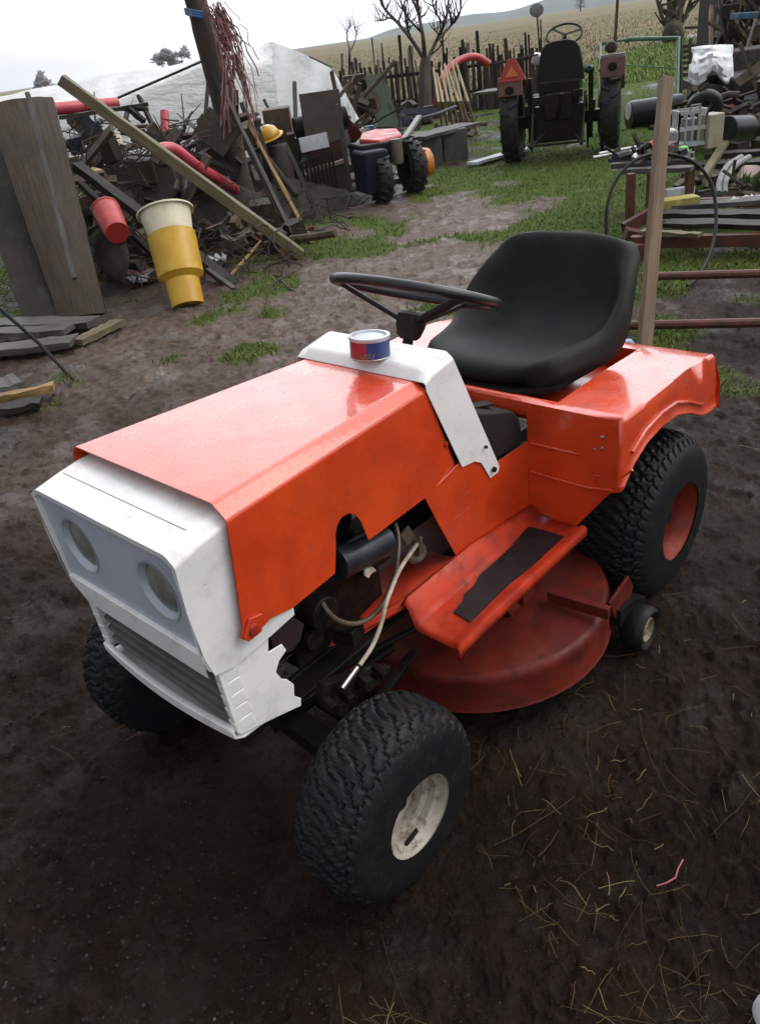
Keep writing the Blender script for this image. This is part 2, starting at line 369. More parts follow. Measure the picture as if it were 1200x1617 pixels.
# finer spokes where the yard is looked at, coarse behind
NA = 700; fan = np.linspace(-rad(60), rad(60), 620); back = np.linspace(rad(60), 2 * math.pi - rad(60), 82)[1:-1]
ang = np.concatenate([fan, back]) + c0; NA = len(ang)
# the fan is centred a little behind the viewer so that near ground is covered too
X = CAM[0] - FH[0] * .0 + rings[:, None] * np.cos(ang)[None]; Y = CAM[1] + rings[:, None] * np.sin(ang)[None]
Z = gheight(X, Y); Z = Z * np.clip((60 - np.hypot(X, Y)) / 40, 0, 1)
co = np.stack([X.ravel(), Y.ravel(), Z.ravel()], 1)
co = np.concatenate([co, [[CAM[0], CAM[1], 0]]])
nr = len(rings); ci = len(co) - 1
ii, jj = np.meshgrid(np.arange(nr - 1), np.arange(NA), indexing='ij'); j2 = (jj + 1) % NA
quads = np.stack([ii * NA + jj, (ii + 1) * NA + jj, (ii + 1) * NA + j2, ii * NA + j2], -1).reshape(-1, 4)
tris = np.stack([np.full(NA, ci), np.arange(NA), (np.arange(NA) + 1) % NA], -1)
def np_mesh(name, co, quads, tris=None, mat=None):
    me = bpy.data.meshes.new(name); nt_ = 0 if tris is None else len(tris); nq = 0 if quads is None else len(quads)
    me.vertices.add(len(co)); me.vertices.foreach_set('co', np.asarray(co, np.float32).ravel())
    loops = []; 
    if nq: loops.append(quads.ravel())
    if nt_: loops.append(tris.ravel())
    lp = np.concatenate(loops).astype(np.int32); me.loops.add(len(lp)); me.loops.foreach_set('vertex_index', lp)
    st = np.concatenate([np.arange(nq) * 4, nq * 4 + np.arange(nt_) * 3]).astype(np.int32)
    me.polygons.add(nq + nt_); me.polygons.foreach_set('loop_start', st)
    me.update(calc_edges=True); me.validate()
    if mat: me.materials.append(mat)
    return me
def fattr(me, name, vals):
    a = me.attributes.new(name, 'FLOAT', 'POINT'); a.data.foreach_set('value', np.asarray(vals, np.float32))
# ground material
gm, n, b = new_mat('yard_ground')
pos = n.nodes.new('ShaderNodeNewGeometry').outputs['Position']
n1 = noise_node(n, pos, 1.6, 5, .6); n2 = noise_node(n, pos, 14, 6, .7); n3 = noise_node(n, pos, 90, 4, .7)
soil = mixc(n, ramp(n, n1, .35, .65), (.0125, .0068, .0044), (.025, .0145, .0098))
soil = mixc(n, ramp(n, n2, .4, .7, 0, .6), soil, (.009, .007, .006))
soil = mixc(n, ramp(n, noise_node(n, pos, 38, 5, .65), .5, .7, 0, .75), soil, (.025, .0185, .0155))
soil = mixc(n, ramp(n, n3, .6, .72, 0, .5), soil, (.05, .042, .036))
# the path where wheels have worn pale gritty mud
soil = mixc(n, math_(n, 'MULTIPLY', attr(n, 'path').outputs['Fac'], ramp(n, n2, .3, .62, .25, 1)), soil, (.145, .103, .083))
sc_ = ramp(n, n3, .35, .65); grs = mixc(n, sc_, (.045, .075, .014), (.085, .12, .024))
col = mixc(n, attr(n, 'grass').outputs['Fac'], soil, grs)
mpf = n.nodes.new('ShaderNodeMapping'); mpf.inputs['Rotation'].default_value = (0, 0, rad(35)); mpf.inputs['Scale'].default_value = (.03, .3, 1); n.links.new(pos, mpf.inputs[0])
fs = noise_node(n, mpf.outputs[0], 2., 6, .65)
fld = mixc(n, ramp(n, fs, .35, .65), (.2, .155, .085), (.12, .1, .055))
fld = mixc(n, ramp(n, noise_node(n, mpf.outputs[0], .6, 4), .5, .62, 0, .7), fld, (.1, .115, .05))
col = mixc(n, attr(n, 'field').outputs['Fac'], col, fld)
n.links.new(col, b.inputs['Base Color'])
wet = ramp(n, noise_node(n, pos, 2.3, 4, .6), .42, .62, .52, .24)
dry = math_(n, 'MAXIMUM', attr(n, 'grass').outputs['Fac'], attr(n, 'field').outputs['Fac'])
wet = math_(n, 'SUBTRACT', wet, math_(n, 'MULTIPLY', ramp(n, noise_node(n, pos, 3.4, 5, .62), .52, .6), .16))
n.links.new(math_(n, 'MAXIMUM', wet, math_(n, 'MULTIPLY', dry, .85)), b.inputs['Roughness'])
pud = math_(n, 'MULTIPLY', ramp(n, noise_node(n, pos, 3.4, 5, .62), .52, .6), ramp(n, attr(n, 'path').outputs['Fac'], 0, .5, .35, 1))
pud = math_(n, 'MULTIPLY', pud, math_(n, 'SUBTRACT', 1., dry))
n.links.new(math_(n, 'ADD', math_(n, 'MULTIPLY', pud, .3), .07), b.inputs['Specular IOR Level'])
pr = bump(n, b, noise_node(n, pos, 55, 6, .75), 1., .014); bump(n, b, n3, .5, .004, pr)
me = np_mesh('ground', co, quads, tris, gm)
fattr(me, 'grass', grass_amt(co[:, 0], co[:, 1]) * (1 - field_amt(co[:, 0], co[:, 1]))); fattr(me, 'field', field_amt(co[:, 0], co[:, 1]))
def seg_d(x, y, pts):
    dm = np.full_like(x, 1e9)
    for (ax, ay), (bx_, by) in zip(pts[:-1], pts[1:]):
        vx, vy = bx_ - ax, by - ay; t = np.clip(((x - ax) * vx + (y - ay) * vy) / (vx * vx + vy * vy), 0, 1)
        dm = np.minimum(dm, np.hypot(x - ax - t * vx, y - ay - t * vy))
    return dm
PTH = [G(*q)[:2] for q in ((480, 520), (560, 430), (650, 350), (740, 310), (860, 310), (760, 340), (700, 400), (600, 450), (500, 560))]
dpath = seg_d(co[:, 0], co[:, 1], PTH)
fattr(me, 'path', np.clip(1.2 - dpath / 1.9 + (fbm(co[:, 0], co[:, 1], 1.5, 4, 12) - .5) * 1.2, 0, 1))
me.shade_smooth()
go = bpy.data.objects.new('ground', me); COL.objects.link(go); tag(go, kind='structure')

def blades(name, P, hmin, hmax, wd, lean, mat, label, cat, seed=1):
    rs = np.random.RandomState(seed); nb = len(P)
    a = rs.rand(nb) * 2 * np.pi; h = hmin + (hmax - hmin) * rs.rand(nb) ** 1.5; wv = wd * (.6 + .8 * rs.rand(nb))
    sx, sy = np.cos(a), np.sin(a); la = rs.rand(nb) * 2 * np.pi; lm = lean * h * (.3 + rs.rand(nb))
    ox, oy = np.cos(la) * lm, np.sin(la) * lm
    z = np.zeros(nb); pb = P
    v0 = pb + np.stack([-sx * wv / 2, -sy * wv / 2, z], 1); v1 = pb + np.stack([sx * wv / 2, sy * wv / 2, z], 1)
    v2 = pb + np.stack([sx * wv * .35 + ox * .35, sy * wv * .35 + oy * .35, h * .6], 1); v3 = pb + np.stack([-sx * wv * .35 + ox * .35, -sy * wv * .35 + oy * .35, h * .6], 1)
    v4 = pb + np.stack([ox, oy, h * (1 - .3 * lean)], 1)
    co_ = np.stack([v0, v1, v2, v3, v4], 1).reshape(-1, 3); k = np.arange(nb)[:, None] * 5
    me_ = np_mesh(name, co_, k + np.array([[0, 1, 2, 3]]), k + np.array([[3, 2, 4]]), mat)
    fattr(me_, 'rnd', np.repeat(rs.rand(nb), 5))
    o = bpy.data.objects.new(name, me_); COL.objects.link(o); return tag(o, label, cat, kind='stuff')
def blade_mat(name, c1, c2, c3):
    m_, n, b = new_mat(name); r = attr(n, 'rnd').outputs['Fac']
    col = mixc(n, ramp(n, r, 0, .6), c1, c2); col = mixc(n, ramp(n, r, .8, .95), col, c3)
    n.links.new(col, b.inputs['Base Color']); b.inputs['Roughness'].default_value = .5; b.inputs['Specular IOR Level'].default_value = .12; return m_
def scatter(n_, dmin, dmax, amin, amax, seed, pw=1.):
    rs = np.random.RandomState(seed); a = c0 + rad(1) * (amin + (amax - amin) * rs.rand(n_)); d = dmin * (dmax / dmin) ** (rs.rand(n_) ** pw)
    return CAM[0] + d * np.cos(a), CAM[1] + d * np.sin(a), rs.rand(n_)
x, y, q = scatter(430000, 2.6, 19, -46, 44, 3, .8)
k = (grass_amt(x, y) > q * 1.05 + .03) & (field_amt(x, y) < .5); x, y = x[k], y[k]
blades('grass', np.stack([x, y, gheight(x, y)], 1), .010, .045, .005, 1.2, blade_mat('grass_blades', (.05, .066, .016), (.085, .105, .026), (.2, .17, .075)), 'short green and yellowing grass in tufts on the muddy yard', 'grass')
x, y, q = scatter(140000, 17, 130, -54, 54, 4, 1.0)
k = field_amt(x, y) > .4; x, y = x[k], y[k]
blades('field_grass', np.stack([x, y, np.zeros(len(x))], 1), .04, .2, .03, 1.2, blade_mat('dry_field_grass', (.24, .19, .105), (.19, .155, .085), (.16, .15, .07)), 'tall dry tan grass covering the field behind the yard', 'dry grass', 2)

x, y, q = scatter(60000, 18, 34, -36, 4, 77, 1.)
k = (grass_amt(x, y) > -1) & (field_amt(x, y) < .6); x, y = x[k], y[k]
blades('grass', np.stack([x, y, np.zeros(len(x))], 1), .03, .14, .02, .9, blade_mat('slope_grass', (.1, .15, .03), (.16, .22, .045), (.2, .2, .07)), 'bright green grass slope beyond the gate and the tractor', 'grass', 6)
# straw scattered on the mud
def straw(name, n_, dmin, dmax, lmin, lmax, wd, mat, label, seed, amin=-56, amax=56):
    rs = np.random.RandomState(seed); x, y, _ = scatter(n_, dmin, dmax, amin, amax, seed)
    cl = fbm(x, y, 1.7, 3, 21) + .12 * np.clip(((x - CAM[0]) * RH[0] + (y - CAM[1]) * RH[1]) * 1.2, -1, 1); k = cl > rs.rand(n_) * .5 + .17; x, y = x[k], y[k]; m_ = len(x)
    a = rs.rand(m_) * 2 * np.pi; l = lmin + (lmax - lmin) * rs.rand(m_) ** 2.2; cu = (rs.rand(m_) - .5) * .7
    P = []; 
    for s_ in range(5):
        t = s_ / 4 - .5; aa = a + cu * t; px = x + np.cos(aa) * l * t; py = y + np.sin(aa) * l * t
        pz = gheight(px, py) + .004 + rs.rand(m_) * .006 + .016 * (.25 - t * t) * rs.rand(m_)
        nx, ny = -np.sin(aa) * wd / 2, np.cos(aa) * wd / 2
        P += [np.stack([px - nx, py - ny, pz], 1), np.stack([px + nx, py + ny, pz], 1), np.stack([px, py, pz + wd * .7], 1)]
    co_ = np.stack(P, 1).reshape(-1, 3); k = np.arange(m_)[:, None] * 15; q = []
    for s_ in range(4):
        for e in range(3): q.append(k + np.array([[3 * s_ + e, 3 * s_ + (e + 1) % 3, 3 * s_ + 3 + (e + 1) % 3, 3 * s_ + 3 + e]]))
    me_ = np_mesh(name, co_, np.concatenate(q), None, mat); fattr(me_, 'rnd', np.repeat(rs.rand(m_), 15))
    o = bpy.data.objects.new(name, me_); COL.objects.link(o); tag(o, label, 'straw', kind='stuff')
straw('straw', 3600, .42, 5.5, .012, .10, .0011, blade_mat('straw_bits', (.05, .032, .017), (.13, .085, .036), (.34, .25, .12)), 'loose bits of straw and dry stalks trodden into the dark mud', 31)
straw('dry_stalks', 170, .5, 3.2, .10, .30, .0016, blade_mat('long_stalks', (.04, .026, .014), (.08, .055, .026), (.22, .16, .08)), 'long dry brown stalks lying across the mud by the front wheel', 32)
# pebbles and clods
rs = np.random.RandomState(8)
bm_ = bmesh.new(); bmesh.ops.create_icosphere(bm_, subdivisions=2, radius=1); iv = np.array([v.co[:] for v in bm_.verts]); it = np.array([[v.index for v in f.verts] for f in bm_.faces]); bm_.free()
def stones(name, n_, dmin, dmax, smin, smax, mat, label, cat, seed):
    rs = np.random.RandomState(seed); x, y, _ = scatter(n_, dmin, dmax, -56, 56, seed); s_ = smin * (smax / smin) ** (rs.rand(n_) ** 2)
    an = rs.rand(n_) * 6.28; sq = .5 + .4 * rs.rand(n_); el = .7 + .6 * rs.rand(n_)
    jit = 1 + (rs.rand(n_, len(iv)) - .5) * .28
    lx = iv[None, :, 0] * jit * (s_ * el)[:, None]; ly = iv[None, :, 1] * jit * s_[:, None]; lz = iv[None, :, 2] * jit * (s_ * sq)[:, None]
    px = x[:, None] + lx * np.cos(an)[:, None] - ly * np.sin(an)[:, None]; py = y[:, None] + lx * np.sin(an)[:, None] + ly * np.cos(an)[:, None]
    pz = gheight(x, y)[:, None] + lz + (s_ * sq * -.35)[:, None]
    co_ = np.stack([px, py, pz], -1).reshape(-1, 3); t = (np.arange(n_)[:, None, None] * len(iv) + it[None]).reshape(-1, 3)
    me_ = np_mesh(name, co_, None, t, mat); fattr(me_, 'rnd', np.repeat(rs.rand(n_), len(iv))); me_.shade_smooth()
    o = bpy.data.objects.new(name, me_); COL.objects.link(o); tag(o, label, cat, kind='stuff')
stones('pebbles', 420, .4, 7, .0015, .009, blade_mat('pebble_stone', (.012, .012, .014), (.024, .022, .022), (.07, .066, .062)), 'small wet pebbles and grit pressed into the mud', 'pebbles', 41)
stones('mud_clods', 5000, .4, 6, .0015, .007, blade_mat('clod_soil', (.01, .0078, .0065), (.018, .014, .011), (.03, .023, .019)), 'small crumbled clods of dark mud', 'clods', 42)

# hills and the far wood on the horizon
def ridge(name, d0, u0, u1, hfun, mat, thick, kind='structure'):
    s = MB(); rows = []
    us = np.linspace(u0, u1, 160)
    for u in us:
        a = ray(u, 60); a = np.array([a[0], a[1]]); a /= np.linalg.norm(a); h = hfun(u)
        rows.append([(CAM[0] + a[0] * (d0 + k * thick), CAM[1] + a[1] * (d0 + k * thick), zz) for k, zz in ((0, -.5), (.3, h * .5), (.6, h * .9), (1, h), (1.6, -.5))])
    s.grid(rows); o = s.build(name, mat, smooth=True, kind=kind)
    return o
M['hill'] = simple('far_hill', (.09, .115, .1), .9, 0, (.06, .08, .07), .02, 0)
ridge('hills', 700, 430, 1700, lambda u: max(.6, 1.4 + (u - 560) / 26. * .9 + 2.2 * math.sin(u / 47.) + 1.0 * math.sin(u / 19.)) if u < 1250 else 22, M['hill'], 260)
# ================================================================ THE RIDING MOWER (x forward, y to its left, rear axle over the origin)
mow = root('riding_mower', (0, 0, 0), 0, 'orange and white riding lawn mower with black seat, standing in the muddy foreground', 'lawn mower')
def hy(x): return .227 - (1.185 - x) * .0875
def hyt(x): return .201 - (1.185 - x) * .0895
def sym(fn):
    for s in (1, -1): fn(s)
# ---- hood: top, two bevels and two cut-out sides in one sheet of steel
hb = MB()
side = [(1.185, .811), (1.197, .71), (1.209, .621), (1.217, .606), (1.207, .594), (1.178, .593), (1.151, .598), (1.099, .584), (.984, .581), (.972, .62), (.965, .653), (.957, .668), (.941, .677), (.922, .674), (.906, .664), (.893, .64), (.880, .590), (.693, .579), (.566, .587), (.649, .800)]
for s in (1, -1):
    b = [(x, s * hy(x), z) for x, z in side]
    nb = len(b); hb.add(b, [tuple(range(nb)) if s == -1 else tuple(range(nb - 1, -1, -1))])
nb = len(side)
T = [(1.187, .201, .836), (.648, .153, .8165)]
hb.add([(1.187, .201, .836), (.648, .153, .8165), (.648, -.153, .8165), (1.187, -.201, .836)], [(0, 1, 2, 3)])
v = 2 * nb   # top verts v..v+3
hb.F += [(0, nb - 1, v + 1, v), (nb, v + 3, v + 2, 2 * nb - 1)]
hb.build('hood', M['orange'], mow, bevel=.006, segs=3, solid=.003, fixn=True, solidoff=-1, label='orange engine hood, wet on top, with ragged cut-outs in its side')
# seam and dents on hood side: small riveted tab
def plate(poly, y, th, s=1): return [(p[0], y * s, p[1]) for p in poly], (0, th * s, 0)
t = MB(); t.prism([(1.213, hy(1.21) + .001, .605), (1.207, hy(1.2) + .001, .593), (1.176, hy(1.17) + .001, .592), (1.166, hy(1.16) + .001, .622), (1.195, hy(1.195) + .001, .632)], (0, .004, 0))
t.build('hood_tab', M['orange'], mow, bevel=.001, label='folded orange tab at the lower front corner of the hood')
t = MB(); t.lathe([(.0, .006), (.009, .005), (.011, 0)], (1.192, hy(1.19) + .005, .608), (0, 1, 0), 16)
t.build('hood_rivet', M['orange_dirty'], mow, smooth=True); t = MB(); t.lathe([(.0, .004), (.006, .003), (.007, 0)], (.60, hy(.6) + .001, .66), (0, 1, 0), 12)
t.build('hood_rivet', M['orange_dirty'], mow, smooth=True)
# ---- white dash cowl
cw = MB()
cs = [(.652, .800), (.652, .817), (.632, .826), (.562, .836), (.424, .524), (.430, .512), (.462, .512), (.474, .535), (.492, .566), (.516, .581), (.56, .588)]
for s in (1, -1):
    b = [(x, s * (.184 if z < .81 else .184), z) for x, z in cs]; k = len(b)
    cw.add(b, [tuple(range(k)) if s == 1 else tuple(range(k - 1, -1, -1))])
k = len(cs)
cw.add([(.655, .156, .8185), (.655, -.156, .8185), (.635, .152, .838), (.635, -.152, .838), (.555, .158, .848), (.555, -.158, .848), (.47, .158, .60), (.47, -.158, .60), (.47, .184, .6), (.47, -.184, .6)],
       [(0, 2, 3, 1), (2, 4, 5, 3), (4, 6, 7, 5)])
v = 2 * k
cw.F += [(1, 2, v + 2, v), (2, 3, v + 4, v + 2), (k + 1, v + 1, v + 3, k + 2), (k + 2, v + 3, v + 5, k + 3)]
cw.build('dash_cowl', M['white'], mow, bevel=.007, segs=3, solid=.003, fixn=True, label='white painted dash cowl between hood and seat')
t = MB()
for x, z, r in ((.452, .531, .007), (.478, .60, .004)): MB().lathe([(0, .005), (r * .8, .005), (r, 0)], (x, .1875, z), (0, 1, 0), 14).build('cowl_screw', M['black'], mow, smooth=True)
# ---- white nose with lamp panel
ns = MB()
def nosecurve(t_): return t_
top = [(1.130, .812), (1.188, .812), (1.230, .806), (1.283, .796)]
sidep = [(1.130, .800), (1.188, .798), (1.230, .793), (1.283, .781), (1.286, .70), (1.281, .60), (1.272, .562), (1.235, .553), (1.155, .559), (1.096, .566), (1.094, .60)]
for s in (1, -1):
    b = [(x, s * .2165, z) for x, z in sidep]; k = len(b); ns.add(b, [tuple(range(k)) if s == 1 else tuple(range(k - 1, -1, -1))])
k = len(sidep)
for x, z in top: ns.add([(x, .196, z), (x, -.196, z)], [])
v = 2 * k
for i in range(3):
    ns.F += [(v + 2 * i, v + 2 * i + 1, v + 2 * i + 3, v + 2 * i + 2), (i, v + 2 * i, v + 2 * i + 2, i + 1), (k + i, k + i + 1, v + 2 * i + 3, v + 2 * i + 1)]
ns.build('nose_shell', M['white'], mow, bevel=.005, segs=3, solid=.003, fixn=True, label='white plastic nose shell')
t = MB(); t.box((1.2305, 0, .8060), (.0014, .37, .0010)); t.build('nose_seam', M['grey_far'], mow)
# front rim that frames the lamp panel
FXB = 1.279
def framed(outer, inner, x0, x1):
    mb = MB(); n_ = len(outer)
    vs = [(x0, y, z) for y, z in outer] + [(x0, y, z) for y, z in inner] + [(x1, y, z) for y, z in inner]
    return mb.add(vs, [(i, (i + 1) % n_, n_ + (i + 1) % n_, n_ + i) for i in range(n_)] + [(n_ + i, n_ + (i + 1) % n_, 2 * n_ + (i + 1) % n_, 2 * n_ + i) for i in range(n_)])
fo = [(-.2165, .782), (-.196, .796), (.196, .796), (.2165, .782), (.2165, .60), (.2165, .565), (-.15, .565), (-.195, .60)]
fi = [(-.208, .777), (-.19, .787), (.19, .787), (.208, .777), (.208, .612), (.2, .612), (-.15, .612), (-.2, .612)]
framed(fo[:5] + fo[5:], fi, 1.2845, 1.276).build('lamp_frame', M['white'], mow, bevel=.002, fixn=True)
def holed_panel(x, outline, holes):
    bm = bmesh.new(); es = []
    for loop in [outline] + holes:
        vv = [bm.verts.new((x, y, z)) for y, z in loop]
        es += [bm.edges.new((vv[i], vv[(i + 1) % len(vv)])) for i in range(len(vv))]
    bmesh.ops.triangle_fill(bm, use_beauty=True, edges=es)
    mb = MB(); bm.verts.index_update(); mb.add([tuple(v.co) for v in bm.verts], [tuple(v.index for v in f.verts) for f in bm.faces]); bm.free(); return mb
LC = ((-.112, .702), (.128, .700)); LR = .052
circ = lambda cy, cz, r, n_=40: [(cy + r * math.cos(2 * math.pi * i / n_), cz + r * math.sin(2 * math.pi * i / n_)) for i in range(n_)]
holed_panel(1.2765, fi, [circ(a, b_, LR) for a, b_ in LC]).build('lamp_panel', M['shaded_panel'], mow, label='white headlight panel, its shade put into a grey colour')
# lower lip of the nose, sloping back
t = MB(); P = []
for i in range(13):
    y = -.2 + .4145 * i / 12; e = max(0, (-.12 - y) / .08); zz = .611 - .0 ; bot = .566 + .03 * e
    P.append([(1.2765, y, zz), (1.283, y, zz - .002), (1.284, y, .600 + .004 * e), (1.278, y, bot + .008), (1.27, y, bot), (1.235, y, bot - .006)])
t.grid(P).build('nose_lip', M['white'], mow, smooth=True, solid=.003, fixn=True)
for a, b_ in LC:
    hl = MB(); hl.lathe([(LR + .004, .0015), (LR, .001), (LR - .002, -.002), (LR - .006, -.010)], (1.2765, a, b_), (1, 0, 0), 40)
    h_ = hl.build('headlight', M['shaded_panel'], mow, smooth=True)
    g = MB(); g.lathe([(LR - .006, -.010), (LR - .015, -.006), (LR - .03, -.002), (0, 0)], (1.2765, a, b_), (1, 0, 0), 40)
    g.build('lens', M['glass'], h_, smooth=True); OFF[h_.name] = np.zeros(3)
# ---- grille below the nose
low = [(1.264, .560), (1.262, .43), (1.258, .412), (1.22, .400), (1.17, .384), (1.124, .368), (1.120, .384), (1.133, .40), (1.128, .425), (1.14, .447), (1.150, .455), (1.158, .478), (1.146, .495), (1.126, .505), (1.132, .523), (1.163, .527), (1.155, .557)]
for s in (1, -1): MB().prism([(x, s * .208, z) for x, z in low], (0, s * .004, 0)).build('grille_side', M['white'], mow, bevel=.0015, fixn=True, label='white side cheek of the lower grille with a ragged broken edge')
for s in (1, -1):
    t = MB()
    for i in range(5):
        z0 = .556 - i * .0285; t.hexa([(1.262 - .001 * i, s * .192, z0 - .026), (1.262, s * .2115, z0 - .026), (1.226 - .001 * i, s * .2145, z0 - .029), (1.226, s * .2, z0 - .029)],
                                      [(1.262, s * .192, z0), (1.264, s * .2115, z0), (1.228, s * .2145, z0 - .001), (1.228, s * .2, z0)])
    t.build('grille_corner', M['white'], mow, bevel=.002, fixn=True)
t = MB()
for i in range(5): z0 = .548 - i * .0265; t.hexa([(1.222, -.2, z0 - .010), (1.222, .2, z0 - .010), (1.252 + .002 * i, .192, z0 - .014), (1.252, -.192, z0 - .014)], [(1.222, -.2, z0), (1.222, .2, z0), (1.254, .192, z0 - .004), (1.254, -.192, z0 - .004)])
t.build('grille_slats', simple('dark_grille_plastic', (.13, .132, .128), .4, 0, (.09, .09, .086), 30), mow, bevel=.001, fixn=True)
t = MB(); t.box((1.18, 0, .49), (.012, .40, .15)); t.build('grille_back', M['black'], mow)
t = MB(); P = []
for i in range(17):
    y = -.208 + .416 * i / 16; cv = .012 * (1 - (y / .21) ** 2)
    P.append([(1.258 + cv, y, .428), (1.268 + cv, y, .424), (1.268 + cv, y, .408 - cv * .4), (1.25 + cv, y, .396 - cv), (1.20, y, .392)])
t.grid(P).build('grille_lip', M['white'], mow, smooth=True, solid=.004, fixn=True)
# ---- tunnel, console
t = MB(); tp = [(.686, .576), (.655, .50), (.603, .381), (.30, .347), (.30, .530), (.43, .536), (.56, .60)]
for s in (1, -1): MB().prism([(x, s * .177, z) for x, z in tp], (0, s * .003, 0)).build('body_tunnel', M['orange'], mow, bevel=.001, fixn=True)
t = MB(); cp = [(.302, .53), (.43, .535), (.515, .60), (.505, .69), (.42, .655), (.345, .628), (.318, .60)]
t.prism([(x, -.172, z) for x, z in cp], (0, .344, 0)); t.build('console', simple('console_grey', (.02, .018, .02), .45, 0, (.02, .018, .02), 20, .3), mow, bevel=.006, fixn=True)
t = MB(); t.beam((.36, .08, .6365), (.40, .13, .653), .05, .004); t.beam((.43, .02, .662), (.46, .12, .675), .03, .004)
t.build('console_slot', M['black'], mow)
# ---- rear body
zt = lambda x: .632 if x > .25 else .632 - (.25 - x) * .02 - max(0, -.05 - x) * .12
XS = [.30, .268, .20, .05, -.10, -.16, -.20]; b = MB()
for s in (1, -1):
    P = [[(x, s * y, zt(x)) for y in (.245, .32, .418)] for x in XS]
    b.grid(P if s == 1 else [r_[::-1] for r_ in P])
b.grid([[(x, y, zt(x)) for y in (-.245, 0, .245)] for x in (.30, .268)]); b.grid([[(x, y, zt(x)) for y in (-.245, 0, .245)] for x in (-.13, -.16, -.20)])
arch = [(.315, .470), (.262, .515), (.20, .541), (.12, .550), (.04, .543), (-.04, .513), (-.10, .482), (-.13, .470), (-.17, .462), (-.222, .462)]
b.grid([[(.30, y, z) for y in (-.18, 0, .18)] for z in (.632, .612, .598)])
for s in (1, -1):
    P = []
    for i, (x, z) in enumerate(arch):
        xt = [.30, .268, .20, .12, .04, -.04, -.10, -.13, -.16, -.20][i]
        P.append([(xt, s * .418, zt(xt)), (xt * .5 + x * .5, s * .424, (zt(xt) + z) / 2 + .01), (x, s * .426, z + .012), (x, s * .433, z)])
    b.grid(P)
    b.add([(.30, s * .418, .632), (.30, s * .18, .632), (.30, s * .18, .345), (.30, s * .303, .322), (.309, s * .40, .455), (.315, s * .433, .47), (.315, s * .426, .482), (.3075, s * .424, .561)], [(0, 1, 2, 3, 4, 5, 6, 7)])
b.grid([[(-.20, y, zt(-.2)) for y in (-.418, 0, .418)], [(-.225, y, .53) for y in (-.43, 0, .43)], [(-.222, y, .455) for y in (-.436, 0, .436)]])
bd = MB(); bm = bmesh.new()
vv = [bm.verts.new(p) for p in b.V]
for f in b.F:
    try: bm.faces.new([vv[i] for i in f])
    except ValueError: pass
bmesh.ops.remove_doubles(bm, verts=bm.verts, dist=.002); bmesh.ops.recalc_face_normals(bm, faces=bm.faces); bm.verts.index_update()
bd.add([tuple(v_.co) for v_ in bm.verts], [tuple(v_.index for v_ in f.verts) for f in bm.faces]); bm.free()
bd.build('rear_body', M['orange'], mow, bevel=.010, segs=4, solid=.004, label='orange rear body and fenders around the seat well')
# seat well
t = MB(); t.add([(.266, -.244, .628), (.266, .244, .628), (-.131, .244, .618), (-.131, -.244, .618), (.255, -.235, .567), (.255, .235, .567), (-.125, .235, .567), (-.125, -.235, .567)],
                [(0, 1, 5, 4), (1, 2, 6, 5), (2, 3, 7, 6), (3, 0, 4, 7), (4, 5, 6, 7)])
t.build('seat_well', M['orange'], mow, solid=.003)
t = MB(); t.lathe([(0, .002), (.011, .002), (.014, 0)], (.06, .13, .568), (0, 0, 1), 16); t.build('well_fitting', M['black'], mow)
# pressed lines on the rear body front face
t = MB()
def FP(u, v, e=.0035):
    p = PL(u, v, 0, .303); return p + np.array([e + .052 * (.632 - p[2]) * min(1, max(0, (p[1] - .2) / .2)) - .003, 0, 0])
for pts in (((838, 700), (885, 710), (932, 720), (942, 735), (938, 748), (960, 752), (985, 750), (1000, 740)), ((838, 744), (880, 756), (930, 768), (972, 772))):
    t = MB(); t.tube([FP(u, v) for u, v in pts], .0032, 8); t.build('pressed_line', M['orange'], mow, smooth=True)
for u, v in ((951, 690), (951, 707), (939, 709)):
    t = MB(); t.lathe([(0, .004), (.004, .003), (.005, 0)], FP(u, v, .003), (1, 0, 0), 12); t.build('rivet', M['chrome'], mow, smooth=True)
# raised rib that follows the wheel arch
for s in (1, -1): MB().tube([(x + .002, s * .4275, z + .03) for x, z in arch[1:-2]], .0045, 8).build('fender_rib', M['orange'], mow, smooth=True)
# ---- running boards
FBZ = .334
for s in (1, -1):
    t = MB()
    P = []
    xs = [.302, .40, .55, .70, .80, .816]; prof = [(.177, .345), (.187, .351), (.200, .351), (.212, .340), (.222, .333), (.300, .333), (.318, .335), (.328, .342), (.337, .341), (.341, .333), (.341, .318)]
    for i, x in enumerate(xs):
        zf = 0 if i < 4 else (-.001 if i == 4 else -.010)
        P.append([(x + (.0 if x < .8 else -.02 * (1 - k_ / 10)), s * y, z + zf + (min(.034, max(0, (x - .3) * .115 + .004)) * (1, 1, .75, .2)[k_] if k_ < 4 else 0)) for k_, (y, z) in enumerate(prof)])
    t.grid(P)
    t.build('running_board', M['orange_dirty'] if s == 1 else M['orange'], mow, smooth=True, solid=.003, ang=50, label='orange running board, scuffed, with a dark grip mat')
    mp_ = [PL(u, v, 2, .336) for u, v in ((716, 966), (742, 982), (800, 925), (846, 888), (890, 847), (860, 838), (833, 831), (808, 862), (780, 888), (757, 908), (748, 925), (733, 938), (730, 950))]
    t = MB(); t.prism([(p[0], s * p[1], .3345) for p in mp_], (0, 0, .0022)); t.build('grip_mat', M['mat'], mow, fixn=True)
